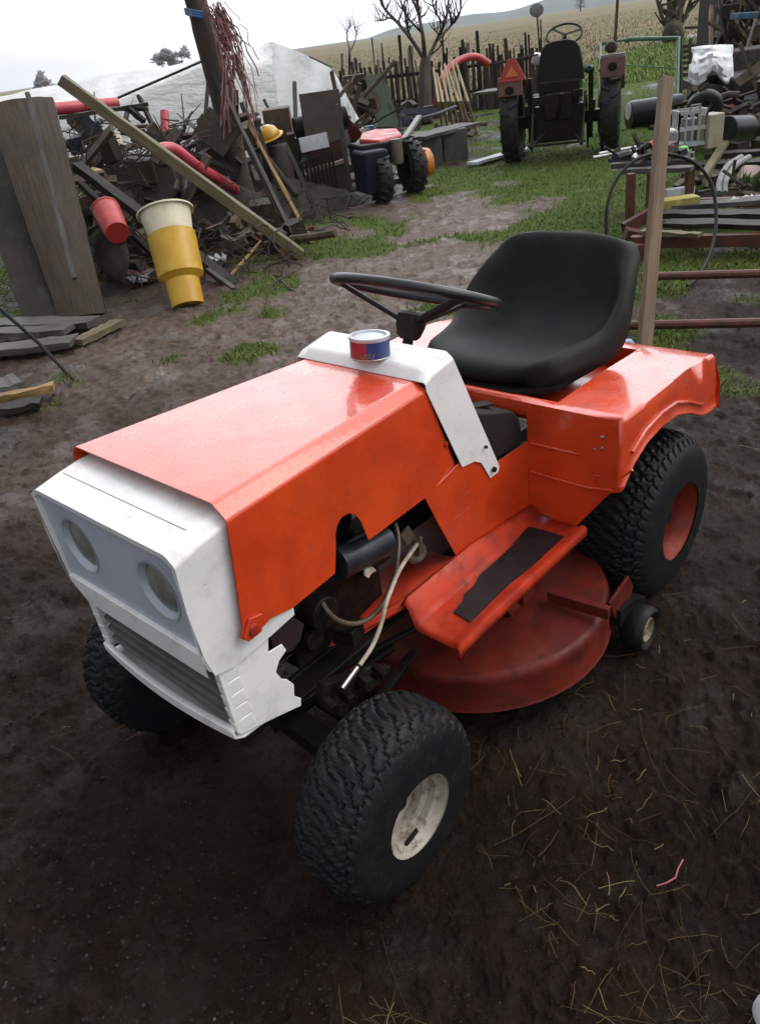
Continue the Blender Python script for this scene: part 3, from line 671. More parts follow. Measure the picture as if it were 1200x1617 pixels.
# apron from the running board inward and forward
t = MB()
t.grid([[(.600, .06, .360), (.600, .14, .366), (.600, .185, .374)], [(.70, .05, .356), (.70, .13, .362), (.70, .183, .372)], [(.80, .04, .344), (.80, .12, .347), (.80, .172, .356)], [(.88, .04, .335), (.88, .10, .332), (.86, .14, .330)], [(.97, .05, .31), (.97, .08, .31), (.95, .10, .30)]])
t.build('apron', M['orange_dirty'], mow, smooth=True, solid=.003)
t = MB(); t.tube([(.60, .185, .372), (.72, .182, .370), (.80, .165, .356), (.90, .115, .334), (.97, .08, .318)], [.011, .011, .011, .009, .006], 8); t.build('apron_rib', M['orange_dirty'], mow, smooth=True)
# ---- frame, axle, engine
t = MB()
for s in (1, -1): t.box((.52, s * .10, .295), (1.36, .012, .06)); t.box((.9, s * .13, .315), (.42, .05, .01))
t.box((1.12, 0, .30), (.03, .22, .06)); t.box((.2, 0, .30), (.05, .22, .06)); t.box((0, 0, .24), (.16, .34, .12))
t.build('chassis', M['black'], mow, bevel=.002)
t = MB(); t.beam((1.085, -.27, .215), (1.085, 0, .25), .05, .04); t.beam((1.085, .27, .215), (1.085, 0, .25), .05, .04); t.box((1.085, 0, .27), (.06, .07, .09))
for s in (1, -1): t.tube([(1.085, s * .27, .27), (1.085, s * .27, .16)], .018, 12); t.tube([(1.085, s * .27, .19), (1.085, s * .40, .19)], .011, 10)
t.tube([(1.0, -.25, .20), (1.0, .25, .20)], .008, 8); t.beam((1.0, .25, .20), (1.085, .27, .19), .025, .01); t.beam((1.0, -.25, .20), (1.085, -.27, .19), .025, .01)
t.build('front_axle', M['black'], mow, bevel=.002)
t = MB(); t.tube([(0, -.40, .2236), (0, .40, .2236)], .016, 12); t.build('rear_axle', M['black'], mow, smooth=True)
e = MB(); e.box((.90, 0, .405), (.26, .20, .16)); e.lathe([(.0, .06), (.10, .06), (.125, .03), (.125, -.03), (.10, -.045), (0, -.045)], (.90, 0, .60), (0, 0, 1), 32)
for i in range(7): e.box((1.045 + .0, 0.01, .37 + i * .018), (.10 - .003 * i, .17, .005))
e.box((1.045, 0.01, .43), (.085, .11, .13)); e.box((.80, .10, .50), (.09, .06, .10)); e.lathe([(0, .02), (.035, .02), (.04, 0), (.04, -.05), (0, -.05)], (.98, .135, .46), (0, 1, 0), 20)
e.lathe([(0, .012), (.022, .012), (.026, 0)], (1.0, .12, .395), (0, 1, 0), 16); e.box((1.06, .13, .52), (.06, .03, .03)); e.box((.93, .15, .38), (.05, .05, .04), .3)
e.build('engine', M['engine'], mow, bevel=.003)
t = MB(); a = PL(528, 892, 1, .155); c_ = PL(606, 853, 1, .155); t.tube([a, a * .98 + c_ * .02, c_], [.026, .034, .034], 24); t.build('muffler', M['bluesteel'], mow, smooth=True)
t = MB(); t.prism([PL(u, v, 1, .172) for u, v in ((574, 898), (586, 894), (592, 900), (584, 905), (580, 912), (574, 908))], (0, .004, 0)); t.build('torn_label', M['cable'], mow)
def smooth_path(pts, k=8):
    pts = [np.array(p, float) for p in pts]; P = [pts[0]] + pts + [pts[-1]]; o = []
    for i in range(1, len(P) - 2):
        for j in range(k):
            t_ = j / k; a, b_, c, d = P[i - 1], P[i], P[i + 1], P[i + 2]
            o.append(.5 * ((2 * b_) + (-a + c) * t_ + (2 * a - 5 * b_ + 4 * c - d) * t_ ** 2 + (-a + 3 * b_ - 3 * c + d) * t_ ** 3))
    return o + [pts[-1]]
def py(uv, y): return [PL(u, v, 1, yy) for (u, v), yy in zip(uv, y if isinstance(y, (list, tuple)) else [y] * len(uv))]
t = MB(); t.tube(smooth_path(py([(624, 826), (629, 850), (628, 880), (622, 915), (606, 950), (585, 975), (560, 985), (535, 980), (518, 966), (508, 950)], [.12, .14, .16, .17, .18, .18, .18, .175, .165, .15])), .0052, 8); t.build('fuel_hose', M['hose'], mow, smooth=True)
t = MB(); t.tube(smooth_path(py([(664, 852), (648, 874), (632, 898), (620, 925), (609, 955), (602, 985), (588, 1020), (568, 1050)], [.14, .15, .17, .19, .2, .205, .21, .215])), .0046, 8); t.build('throttle_cable', M['cable'], mow, smooth=True)
t = MB(); t.tube(py([(564, 1054), (540, 1087)], [.215, .22]), .0062, 10); t.build('cable_sleeve', M['chrome'], mow, smooth=True)
t = MB(); c_ = PL(656, 872, 1, .13); t.lathe([(.008, .008), (.018, .01), (.026, .006), (.026, -.006), (.018, -.01), (.008, -.008)], c_, (.3, 1, .1), 24, True); t.beam(PL(638, 838, 1, .125), PL(656, 866, 1, .125), .03, .006, (0, 1, 0)); t.beam(c_ + [0, .012, 0], PL(664, 848, 1, .15), .01, .006); t.build('idler_pulley', simple('tan_pulley', (.17, .13, .095), .5, .2, (.09, .07, .05), 30), mow, bevel=.001)
t = MB(); t.prism(py([(428, 1005), (465, 975), (480, 985), (475, 1010), (462, 1028), (432, 1035)], .19), (0, -.01, 0)); t.build('side_bracket', simple('maroon_bracket', (.035, .02, .02), .6), mow, fixn=True)
t = MB()
for u, v, r in ((575, 1075, .016), (600, 1062, .012), (548, 1100, .014), (520, 1112, .012)): t.lathe([(0, .02), (r, .02), (r, -.02), (0, -.02)], PL(u, v, 1, .22), (.2, 1, 0), 6)
t.beam(PL(505, 1090, 1, .2), PL(610, 1060, 1, .2), .02, .03); t.beam((1.02, .22, .215), (.80, .20, .25), .02, .012); t.build('steering_linkage', M['engine'], mow, bevel=.001)
t = MB(); t.tube([PL(430, 1150, 1, .05), PL(620, 1020, 1, .12)], .012, 8); t.tube([(1.1, .1, .30), (.55, .15, .20)], .008, 8); t.build('drag_link', M['black'], mow, smooth=True)
t = MB(); t.prism(py([(572, 1062), (600, 1050), (606, 1075), (580, 1090)], .20), (0, -.01, 0)); t.build('green_bracket', simple('green_paint_remnant', (.04, .055, .02), .5), mow, fixn=True)
# ---- cutting deck
dk = MB(); C0 = (.475, .125)
out_ = []
for i in range(40):
    a = rad(-62 + 124 * i / 39 + 62) ; 
    out_.append(a)
outl = []
for i in range(25): a = rad(0 + 180 * i / 24) ; outl.append((C0[0] + .332 * math.cos(a), C0[1] + .328 * math.sin(a)))
for i in range(25): a = rad(180 + 180 * i / 24); outl.append((C0[0] + .335 * math.cos(a), -.07 + .30 * math.sin(a)))
def ring(sc_, z): return [(C0[0] + (x - C0[0]) * sc_, .03 + (y - .03) * sc_, z) for x, y in outl]
R_ = [ring(1.0, .085), ring(1.012, .09), ring(1.0, .098), ring(.998, .168), ring(.992, .180), ring(.975, .188), ring(.955, .190), ring(.80, .194), ring(.4, .199), ring(.02, .20)]
nn = len(outl); vs = [p for r_ in R_ for p in r_]
dk.add(vs, [(i * nn + j, i * nn + (j + 1) % nn, (i + 1) * nn + (j + 1) % nn, (i + 1) * nn + j) for i in range(len(R_) - 1) for j in range(nn)])
dk.build('cutting_deck', M['deck'], mow, smooth=True, ang=60, label='dark red cutting deck shell, wet and chipped')
t = MB(); t.beam(PL(866, 940, 2, .22), PL(962, 968, 2, .22), .018, .03); t.prism([PL(u, v, 1, .43) for u, v in ((958, 952), (988, 908), (995, 925), (985, 965), (966, 975))], (0, .008, 0))
t.build('deck_brace', M['deck'], mow, bevel=.002, fixn=True)
t = MB()
t.lathe([(0, .06), (.03, .06), (.034, .05), (.034, .02), (.06, .012), (.07, 0)], (.50, .20, .198), (0, 0, 1), 24); t.beam((.46, .27, .2), (.46, .27, .335), .05, .012, (0, 1, 0)); t.beam((.52, .27, .2), (.58, .27, .32), .03, .008, (0, 1, 0))
t.build('deck_hanger', M['deck'], mow, bevel=.002)
for u, v in ((788, 1090), (648, 1052)):
    p_ = PL(u, v, 2, .12); t = MB(); t.lathe([(0, .008), (.006, .007), (.009, 0)], p_, (.3, 1, 0), 8); t.build('deck_bolt', M['deck'], mow)

# ---- wheels
def tyre_mb(cx, cy, cz, Ro, W, rb, s, rows, lug, depth, nU=540, turf=True):
    # cross-section profile over the tyre from inner bead to outer bead: (offset along axle, radius)
    h = Ro - rb; prof = []
    K = 44
    for i in range(K + 1):
        t_ = i / K * 2 - 1; a = abs(t_)
        # superellipse section
        an = (t_ + 1) / 2 * math.pi
        cx_, sx_ = math.cos(an), math.sin(an)
        px = -np.sign(cx_) * abs(cx_) ** .62 * W / 2; pz = rb + h * abs(sx_) ** .55
        prof.append((px, pz))
    prof = np.array(prof)
    U = np.arange(nU) / nU * 2 * np.pi; wv = prof[:, 0]; pr = prof[:, 1]
    UU, WW = np.meshgrid(U, wv, indexing='ij'); RR_ = np.repeat(pr[None], nU, 0)
    tread = np.clip((RR_ - (rb + h * .72)) / (h * .10), 0, 1)
    rowp = W * .98 / rows; vcoord = WW / rowp + (0.5 if rows % 2 == 0 else 0)
    zig = .12 * np.sin(UU * lug)
    row = np.floor(vcoord + zig + .5); fr = np.abs(vcoord + zig - row)
    g1 = np.clip((fr - .39) / .04, 0, 1)
    ph = (UU * lug / (2 * np.pi) + row * .5 + .16 * np.sin((vcoord - row) * 2 * np.pi)) % 1
    g2 = np.clip((np.abs(ph - .5) - .36) / .05, 0, 1)
    gro = np.maximum(g1, g2) * tread
    RR_ = RR_ - depth * gro
    # bead lines on the sidewall
    side_ = np.clip(1 - np.abs(RR_ - (rb + h * .35)) / (h * .03), 0, 1); RR_ = RR_ + side_ * .001
    X_ = cx + RR_ * np.cos(UU); Z_ = cz + RR_ * np.sin(UU); Y_ = cy + s * WW
    m_ = MB(); co_ = np.stack([X_, Y_, Z_], -1)
    nv = co_.shape[1]
    V = co_.reshape(-1, 3); i_, j_ = np.meshgrid(np.arange(nU), np.arange(nv - 1), indexing='ij'); i2 = (i_ + 1) % nU
    Fq = np.stack([i_ * nv + j_, i2 * nv + j_, i2 * nv + j_ + 1, i_ * nv + j_ + 1], -1).reshape(-1, 4)
    m_.add(V.tolist(), Fq.tolist()); return m_
def wheel(cx, s, yo, cz, Ro, W, rb, rows, lug, depth, rimprof, rm, steer=0, lab=None, camber=0):
    p = MB(); p.lathe([(r, h) for r, h in rimprof], (cx, s * (yo - .012), cz), (0, s, 0), 56)
    p.lathe([(rb, 0), (rb - .012, -W * .2), (rb - .012, -W * .7), (rb, -W * .9)], (cx, s * (yo - .012), cz), (0, s, 0), 40)
    w_ = p.build('wheel', rm, mow, smooth=True, ang=40, label=lab); OFF[w_.name] = np.zeros(3)
    cyc = yo - W / 2
    t_ = tyre_mb(cx, s * cyc, cz, Ro, W, rb, s, rows, lug, depth).build('tyre', M['tyre'], w_, smooth=True, ang=38)
    return w_
fr = [(.087, .004), (.089, .009), (.086, .011), (.081, .006), (.078, -.006), (.070, -.012), (.068, -.026), (.058, -.032), (.056, -.05), (.040, -.056), (.030, -.058), (.022, -.045), (.018, -.045), (.016, -.06), (0, -.06)]
for s in (1, -1):
    w_ = wheel(1.085, s, .442, .190, .192, .165, .082, 8, 34, .006, fr, M['rimwhite'], lab='small front wheel with a chipped cream rim and turf tyre')
    t = MB(); t.box((1.085 + .012, s * .420, .190 - .064), (.036, .004, .011), 0, 0, .18 * s); t.build('rim_slot', M['hubbrown'], w_)
    t = MB(); t.lathe([(0, .03), (.017, .03), (.019, 0)], (1.085, s * .365, .19), (0, s, 0), 16); t.build('hub', M['rust'], w_)
rrp = [(.112, .0), (.114, .006), (.110, .008), (.104, .002), (.100, -.014), (.094, -.022), (.090, -.045), (.05, -.052), (.03, -.045), (.0, -.045)]
for s in (1, -1):
    w_ = wheel(0, s, .447, .2236, .2275, .215, .106, 7, 46, .0065, rrp, M['rimred'], lab='large rear wheel with an orange-red rim and turf tyre')
    t = MB(); t.tube([(0.0, s * .36, .2236), (0, s * .415, .2236)], .016, 12); t.box((-.01, s * .396, .195), (.03, .006, .014)); t.build('hub', M['black'], w_)
# gauge wheel of the deck
gw = MB(); gc = (.262, .475, .062); gw.lathe([(.028, .006), (.05, .02), (.058, .014), (.060, 0), (.058, -.03), (.05, -.036), (.02, -.036)], gc, (0, 1, 0), 32, True)
g_ = gw.build('deck_wheel', M['tyre'], mow, smooth=True, ang=50); OFF[g_.name] = np.zeros(3)
t = MB(); t.lathe([(.0, .008), (.012, .012), (.016, .006), (.024, .006), (.03, .016), (.033, .010), (.033, 0)], gc, (0, 1, 0), 28); t.build('rim', simple('yellow_cream_rim', (.2, .17, .1), .5, 0, (.11, .09, .05), 40), g_, smooth=True)
t = MB(); t.beam((.30, .44, .075), (.30, .43, .20), .03, .008, (0, 1, 0)); t.box((.27, .425, .085), (.03, .03, .012)); t.prism([(.33, .448, .10), (.33, .448, .15), (.27, .452, .145), (.20, .452, .11), (.20, .452, .095)], (0, -.04, 0)); t.build('deck_wheel_bracket', M['black'], mow, fixn=True)
# ---- steering
NS = np.array([-.45, 0, 1.]); NS /= np.linalg.norm(NS); SC_ = np.array([.44, 0, .915]); E1 = np.array([0, 1., 0]); E2 = np.cross(NS, E1)
t = MB(); pts = [SC_ + .178 * (math.cos(a) * E1 + math.sin(a) * E2) for a in np.linspace(0, 2 * np.pi, 72, endpoint=False)]; t.tube(pts, .0115, 14, closed=True)
sw = t.build('steering_wheel', M['wheelplastic'], mow, smooth=True, ang=180); OFF[sw.name] = np.zeros(3)
HB = SC_ - NS * .072
t = MB()
for a in (rad(200), rad(-20), rad(90)):
    e_ = SC_ + .172 * (math.cos(a) * E1 + math.sin(a) * E2); m1 = HB + (e_ - HB) * .15; t.beam(m1, e_ - NS * .006, .022, .010, NS, 4)
t.build('spokes', M['hubbrown'], sw, bevel=.002)
t = MB(); t.lathe([(0, .030), (.026, .030), (.032, .024), (.033, 0), (.026, -.022), (.018, -.03)], HB, NS, 28); t.build('hub', M['hubbrown'], sw, smooth=True, ang=40)
t = MB(); t.tube([HB - NS * .02, HB - NS * .30], .012, 14); t.build('steering_column', M['black'], mow, smooth=True)
# ---- seat
def seat_grid():
    cl = [(.240, .632), (.262, .645), (.262, .670), (.242, .688), (.19, .693), (.10, .683), (.0, .672), (-.06, .672), (-.105, .690), (-.135, .735), (-.155, .79), (-.172, .845), (-.186, .882), (-.205, .893), (-.222, .882), (-.23, .86)]
    hw = [.12, .155, .176, .194, .210, .220, .229, .236, .239, .238, .232, .222, .202, .176, .15, .14]
    P = []; n_ = 24; hw = [h_ * (.925 if i_ < 3 else .95 if i_ < 6 else 1.03 if i_ < 10 else .94) for i_, h_ in enumerate(hw)]
    for i, ((x, z), h) in enumerate(zip(cl, hw)):
        r_ = []
        k = i / (len(cl) - 1)
        corner = math.exp(-((i - 8.0) / 2.1) ** 2); bol = math.exp(-((i - 7.5) / 4.2) ** 2)
        for j in range(n_ + 1):
            t_ = j / n_ * 2 - 1; a = abs(t_)
            rise = np.clip((a - .55) / .3, 0, 1) ** 2 * (1 if a < .9 else 1 - (a - .9) * 1.5)
            roll = max(0, a - .86) / .14
            X_ = x + rise * corner * .075 + rise * .008 * (i > 8); Z_ = z + rise * (bol * .022 + corner * .055)
            y = math.copysign(min(a, .93) / .93, t_) * h * (1 + .0) 
            if i <= 9: Z_ -= roll ** 1.5 * (.06 + .03 * corner); X_ -= roll * .0
            else: X_ -= roll ** 1.5 * .035; 
            if i < 4: X_ -= (a ** 3) * .05
            if 10 < i: Z_ -= a ** 4 * .03
            r_.append((X_, y + math.copysign(roll * .006, t_), Z_))
        P.append(r_)
    return P
t = MB(); t.grid(seat_grid()); t.build('seat', M['seat'], mow, smooth=True, sub=1, solid=.02, fixn=True, solidoff=-1, label='black moulded bucket seat, scuffed on the cushion')
t = MB(); t.add([(.27, -.13, .636), (.27, .13, .636), (.2, .20, .632), (-.02, .205, .62), (-.10, .19, .64), (-.10, -.19, .64), (-.02, -.205, .62), (.2, -.20, .632)], [tuple(range(8))]); t.build('seat_pan', M['black'], mow, solid=.01)
t = MB(); t.box((.17, 0, .61), (.05, .12, .05)); t.box((.0, 0, .6), (.2, .16, .05)); t.tube([(.14, .07, .62), (.14, .07, .57)], .012, 10); t.build('seat_bracket', M['black'], mow, bevel=.003)

# ---- tin standing on the cowl
tin_c = PL(583, 575, 2, .852); tc_ = np.array([.630, .024, .8400])
tn = root('tin_can', tc_, 0, 'small silver-lidded tin with red and blue label standing on the white cowl', 'tin can')
ax_ = np.array([-.10, .0, 1.]); R0 = .041
for nm, pr_, mt in (('label_band', [(R0, .001), (R0, .037)], None), ('lid', [(0, .0425), (.028, .0425), (.030, .0405), (.035, .0405), (.036, .045), (.0425, .045), (.0432, .042), (.042, .038), (R0, .037)], M['chrome']), ('base_rim', [(0, 0), (.0415, 0), (.042, .002), (R0, .003)], M['chrome'])):
    if nm == 'label_band':
        m_, n, b = new_mat('tin_label'); g_ = n.nodes.new('ShaderNodeTexCoord').outputs['Object']; sp = n.nodes.new('ShaderNodeSeparateXYZ'); n.links.new(g_, sp.inputs[0])
        n.links.new(mixc(n, ramp(n, math_(n, 'ADD', sp.outputs[0], math_(n, 'MULTIPLY', sp.outputs[1], -1.)), .008, .012), (.025, .04, .16), (.28, .02, .03)), b.inputs['Base Color']); b.inputs['Roughness'].default_value = .35; mt = m_
    else: mt = paint('tin_silver', (.55, .57, .62), (.45, .47, .52), rough=.35, metal=.35, drops=240, damt=.2) if nm == 'lid' else M['chrome']
    t = MB(); t.lathe(pr_, tc_, ax_, 40); t.build(nm, mt, tn, smooth=True, ang=40)
# small pale lettering wrapped on the label (unreadable in the photo, kept as a word-sized mark)
fc = bpy.data.curves.new('lettering', 'FONT'); fc.body = 'nutty'; fc.size = .02; fc.extrude = .0002; fc.resolution_u = 2
fo_ = bpy.data.objects.new('tmp', fc); COL.objects.link(fo_); bpy.context.view_layer.update()
me_ = bpy.data.meshes.new_from_object(fo_.evaluated_get(bpy.context.evaluated_depsgraph_get())); bpy.data.objects.remove(fo_)
aim = math.atan2(CAM[1] - tc_[1], CAM[0] - tc_[0])
for v_ in me_.vertices:
    a = aim - .72 + v_.co.x / R0 * .9; r_ = R0 + .0006; z_ = .010 + v_.co.y * .95; r_ += .0006
    v_.co = (r_ * math.cos(a) - .1 * z_, r_ * math.sin(a), z_)
me_.materials.clear(); me_.materials.append(M['cable'])
lo = bpy.data.objects.new('lettering', me_); COL.objects.link(lo); lo.parent = tn
# ================================================================ THE YARD BEHIND
def BX(s, u0, v0, u1, v1, d, dep, yaw=0, base=None):
    """upright box whose front covers the pixel box at distance d (feet at v1)"""
    c_ = D((u0 + u1) / 2, v1, d); wd = (u1 - u0) / FPX * d; ht = (v1 - v0) / FPX * d * 1.12
    z0 = c_[2] if base is None else base
    if base is not None: ht += c_[2] - base
    R = Matrix.Rotation(yaw, 3, 'Z'); r = np.array(R @ Vector(RH)); f_ = np.array(R @ Vector(FH))
    c_ = np.array([c_[0], c_[1], z0])
    q = [c_ - r * wd / 2, c_ + r * wd / 2, c_ + r * wd / 2 + f_ * dep, c_ - r * wd / 2 + f_ * dep]
    g = [(0, -wd / 2, 0), (0, wd / 2, 0), (0, wd / 2, dep), (0, -wd / 2, dep)]
    s.hexa(q, [a + ZA * ht for a in q], g + [(ht, a[1], a[2]) for a in g]); return s
def T(name, mb, mat, label, cat, group=None, **k): return mb.build(name, mat, None, label, cat, group, **k)
def beamp(u0, v0, d0, u1, v1, d1, w, h, seg=8, jit=.003, up=(0, 0, 1), taper=1, base=False):
    p = D(u0, v0, d0); q = G(u1, v1) if base else D(u1, v1, d1)
    return MB().beam(p, q, w, h, up, seg, jit, taper)

# ---- left: boards, buckets, the long beam
bb = root('leaning_board', G(120, 500), 0, 'wide weathered brown board leaning at far left beside the buckets', 'board')
P0 = G(95, 506); P1 = G(168, 494)
dT = 5.55
A = [P0, P1, D(84, 152, dT + .25), D(-22, 168, dT + .05)]
n_ = np.cross(A[1] - A[0], A[3] - A[0]); n_ /= np.linalg.norm(n_)
def patch(A, th, nu=10, nv=24, bow=.0, rag=.0):
    s = MB(); vs = []; gr = []
    nrm = np.cross(A[1] - A[0], A[3] - A[0]); nrm /= np.linalg.norm(nrm); L_ = np.linalg.norm(A[3] - A[0]); W_ = np.linalg.norm(A[1] - A[0])
    for side_ in (0, 1):
        for i in range(nv + 1):
            for j in range(nu + 1):
                a, b_ = i / nv, j / nu
                p = (A[0] * (1 - b_) + A[1] * b_) * (1 - a) + (A[3] * (1 - b_) + A[2] * b_) * a
                e = (fbm(np.array([a * L_]), np.array([3. if j == 0 else 7.]), 6, 3, 5)[0] - .5) * rag
                if j in (0, nu): p = p + (A[1] - A[0]) / W_ * e
                if i == nv: p = p + (A[3] - A[0]) / L_ * (fbm(np.array([b_ * W_]), np.array([1.]), 9, 3, 6)[0] - .5) * rag * 2
                vs.append(p - nrm * (th * side_ - bow * math.sin(math.pi * b_) ))
                gr.append((a * L_, b_ * W_, side_ * th))
    m_ = nu + 1; K = (nv + 1) * m_; fs = []
    for i in range(nv):
        for j in range(nu):
            a = i * m_ + j; fs.append((a, a + 1, a + m_ + 1, a + m_)); fs.append((K + a, K + a + m_, K + a + m_ + 1, K + a + 1))
    for i in range(nv): a = i * m_; fs.append((a, a + m_, K + a + m_, K + a)); a = i * m_ + nu; fs.append((a, K + a, K + a + m_, a + m_))
    for j in range(nu): fs.append((j, K + j, K + j + 1, j + 1)); a = nv * m_ + j; fs.append((a, a + 1, K + a + 1, K + a))
    return s.add(vs, fs, gr)
patch(A, .035, bow=.03, rag=.015).build('board', M['wood_brown'], bb, fixn=True)
MB().beam(D(44, 147, 5.3), D(118, 440, 5.3), .03, .035, (0, 0, 1), 12, .003).build('batten', M['wood_grey'], bb)
A2 = [G(40, 520), G(100, 505) - FH * .0, D(10, 180, dT + .35), D(-60, 200, dT + .3)]
T('shadow_side_board', patch(A2, .03, rag=.03), M['wood_dark'], 'board half hidden behind the wide brown board, its shadow side painted dark', 'board', fixn=True)  # near-black wood paints in the shadow side of the board
labs = ['long grey wet plank lying flat at the left edge, rearmost of four', 'grey plank lying flat in front of the brown board, second from the back', 'pale wet plank lying flat with snow-grey sheen, third from the back', 'short mossy plank lying on the mud below the yellow bucket']
for (u0, v0, u1, v1, w_, z_), lb in zip(((-30, 512, 150, 508, .16, .05), (-30, 528, 110, 520, .13, .06), (-30, 556, 118, 538, .17, .045), (122, 541, 190, 508, .10, .03)), labs):
    T('plank', MB().beam(G(u0, v0, z_), G(u1, v1, z_), w_, .035, (0, 0, 1), 10, .004), M['wood_grey'] if lb[0] != 's' else M['wood_olive'], lb, 'plank', 'planks lying flat on the ground at the left')
T('metal_rod', MB().tube([G(-6, 482, .35), G(60, 540, .17), G(120, 604, .0)], .011, 8), M['black'], 'thin dark metal rod slanting down to the mud in front of the flat planks', 'rod')
for (u0, v0, u1, v1, z_, w_, mt), lb in zip(((-30, 634, 86, 610, .07, .07, 'wood_yellow'), (-30, 652, 66, 634, .05, .10, 'wood_dark'), (-30, 620, 30, 600, .03, .2, 'wood_grey')), ('split orange-brown board on top of the small stack at the left edge', 'dark board at the bottom of the small stack at the left edge', 'grey slab lying behind the small wood stack at the left edge')):
    T('split_board', MB().beam(G(u0, v0, z_), G(u1, v1, z_), w_, .03, (0, 0, 1), 8, .006), M[mt], lb, 'board', 'pieces of the small wood stack')
# bucket in barrel
def frustum(name, pb, pt, rb_, rt_, mat, parent=None, rim=.006, ribs=(), n=40, hollow=True, **k):
    pb, pt = np.array(pb), np.array(pt); h = np.linalg.norm(pt - pb); pr = [(0, 0), (rb_, 0)]
    m_ = 14
    for i in range(1, m_ + 1):
        t_ = i / m_; r_ = rb_ + (rt_ - rb_) * t_
        for a, b_, dr in ribs:
            if a <= t_ <= b_: r_ += dr
        pr.append((r_, h * t_))
    pr += [(rt_ + rim, h - .012), (rt_ + rim, h), (rt_ - .004, h)]
    if hollow: pr += [(rb_ * .9 + .1 * rt_, h * .25), (0, h * .24)]
    else: pr += [(0, h)]
    s = MB(); s.lathe(pr, pb, pt - pb, n); return s.build(name, mat, parent, smooth=True, ang=40, **k)
yb0 = G(298, 484, -.02); yd = float((yb0 - CAM) @ FW)
frustum('yellow_bucket', yb0, D(271, 372, yd + .0), .112, .124, M['yellow'], rim=.006, ribs=((.37, .42, .020), (.42, 1, .040)), label='tall yellow plastic bucket leaning on the junk pile, holding a white tub', cat='bucket')
cb0 = D(275, 388, yd); frustum('white_tub', cb0, D(261, 335, yd + .0), .138, .176, M['cream'], rim=.02, label='dirty cream-white tub stuck in the top of the yellow bucket', cat='tub')
# red bucket
rb = D(196, 352, yd + .35); s_ = MB(); ax_r = D(158, 372, yd + .1) - rb
s_ = root('red_bucket', rb, 0, 'small red plastic bucket lying tipped among dark junk left of the yellow bucket', 'bucket')
frustum('bucket_body', D(186, 368, yd + .25), D(168, 332, yd + .4), .085, .105, M['red'], s_, rim=.004, hollow=False)
t = MB(); P = []; c_ = D(176, 400, yd + .35)
for i in range(9):
    r_ = []; a = i / 8 * math.pi
    for j in range(15):
        b_ = j / 14 * math.pi * 2; r_.append(c_ + RH * .13 * math.sin(a) * math.cos(b_) + UP * (.20 * math.cos(a)) + FH * .02 * math.sin(a) * math.sin(b_) + RH * .10 * math.cos(a) * -.5)
    P.append(r_)
T('shovel_blade', t.grid(P), simple('shovel_steel', (.035, .028, .024), .45, .3, (.02, .016, .014), 14), 'dark rounded shovel blade leaning below the red bucket', 'shovel', smooth=True)
for lb, a in (('dark steel channel beam slanting down behind the red bucket', (122, 262, 6.0, 372, 452, 5.75, .085, .06, M['wood_dark'])), ('thin dark bar under the slanting steel channel', (128, 290, 6.1, 250, 410, 5.95, .04, .04, M['black']))):
    T('slanting_beam', beamp(*a[:6], a[6], a[7]), a[8], lb, 'beam')
T('wooden_beam', MB().beam(D(97, 126, 5.45), G(476, 402, .03), .082, .075, (0, 0, 1), 14, .003), M['wood_olive'], 'long square olive-brown timber beam slanting across the junk pile to the ground', 'beam', bevel=.004)
T('dark_pole', beamp(208, 203, 6.2, 372, 271, 6.9, .045, .04), M['wood_dark'], 'thin dark pole crossing behind the long timber beam and above the red pipe', 'pole')
# red pipes
t = MB(); pts = smooth_path([D(250, 237, 6.15), D(275, 236, 6.25), D(310, 262, 6.5), D(345, 283, 6.9), D(372, 300, 7.2)]); t.tube(pts, .048, 18, cap=False); t.tube(pts, .042, 18, cap=False)
T('red_pipe', t, M['pink'], 'bent faded red plastic pipe with an open end under the timber beam', 'pipe', smooth=True)
T('red_pipe', MB().tube([D(260, 176, 8.2), D(262, 222, 8.2)], .045, 16), M['pink'], 'short upright red pipe behind the open pipe end', 'pipe', smooth=True)
T('red_pipe', MB().tube([D(86, 172, 6.6), D(186, 163, 6.9)], .05, 16), M['pink'], 'red pipe lying level on the junk at the top left, above the boards', 'pipe', smooth=True)
for (a, lb) in (((96, 186, 6.4, 232, 165, 6.7, .10, .03), 'brown board lying level under the red pipe at top left'), ((120, 172, 6.8, 232, 172, 6.6, .06, .03), 'narrow board crossing the level brown board at top left'), ((205, 172, 6.6, 228, 192, 6.6, .04, .04), 'short red-brown stub end sticking out beneath the level boards')):
    T('loose_board', beamp(*a), M['wood_dark'] if 'stub' in lb or 'brown' in lb else M['wood_olive'], lb, 'board')
# brown sheet box
s_ = MB(); s_.prism([D(162, 262, 6.9), D(200, 250, 6.9), D(272, 252, 6.9), D(284, 300, 6.9), D(262, 330, 6.9), D(190, 332, 6.9), D(168, 300, 6.9)], FH * .3)
T('metal_tub', s_, simple('brown_dark_metal', (.06, .048, .04), .5, .3, (.035, .028, .024), 6), 'dark brown dented metal tub in the junk pile above the buckets', 'tub', bevel=.02, fixn=True)
s_ = MB(); s_.prism([D(140, 266, 6.7), D(158, 270, 6.7), D(168, 284, 6.7), D(160, 292, 6.7), D(140, 280, 6.7)], FH * .12)
T('yellow_container', s_, M['yellow'], 'small yellow container peeking out above the slanting dark channel', 'container', bevel=.01, fixn=True)
s_ = MB(); P = []
for i in range(8):
    r_ = []
    for j in range(8):
        u = 128 + 34 * i / 7; v = 188 + 16 * j / 7; r_.append(D(u + random.uniform(-2, 2), v + random.uniform(-2, 2), 7.4 + random.uniform(-.1, .1) - .2 * math.sin(i) ))
    P.append(r_)
T('blue_rag', s_.grid(P), simple('blue_grey_cloth', (.16, .22, .27), .8), 'crumpled blue-grey rag on the junk pile under the level boards', 'rag', smooth=True, solid=.01)
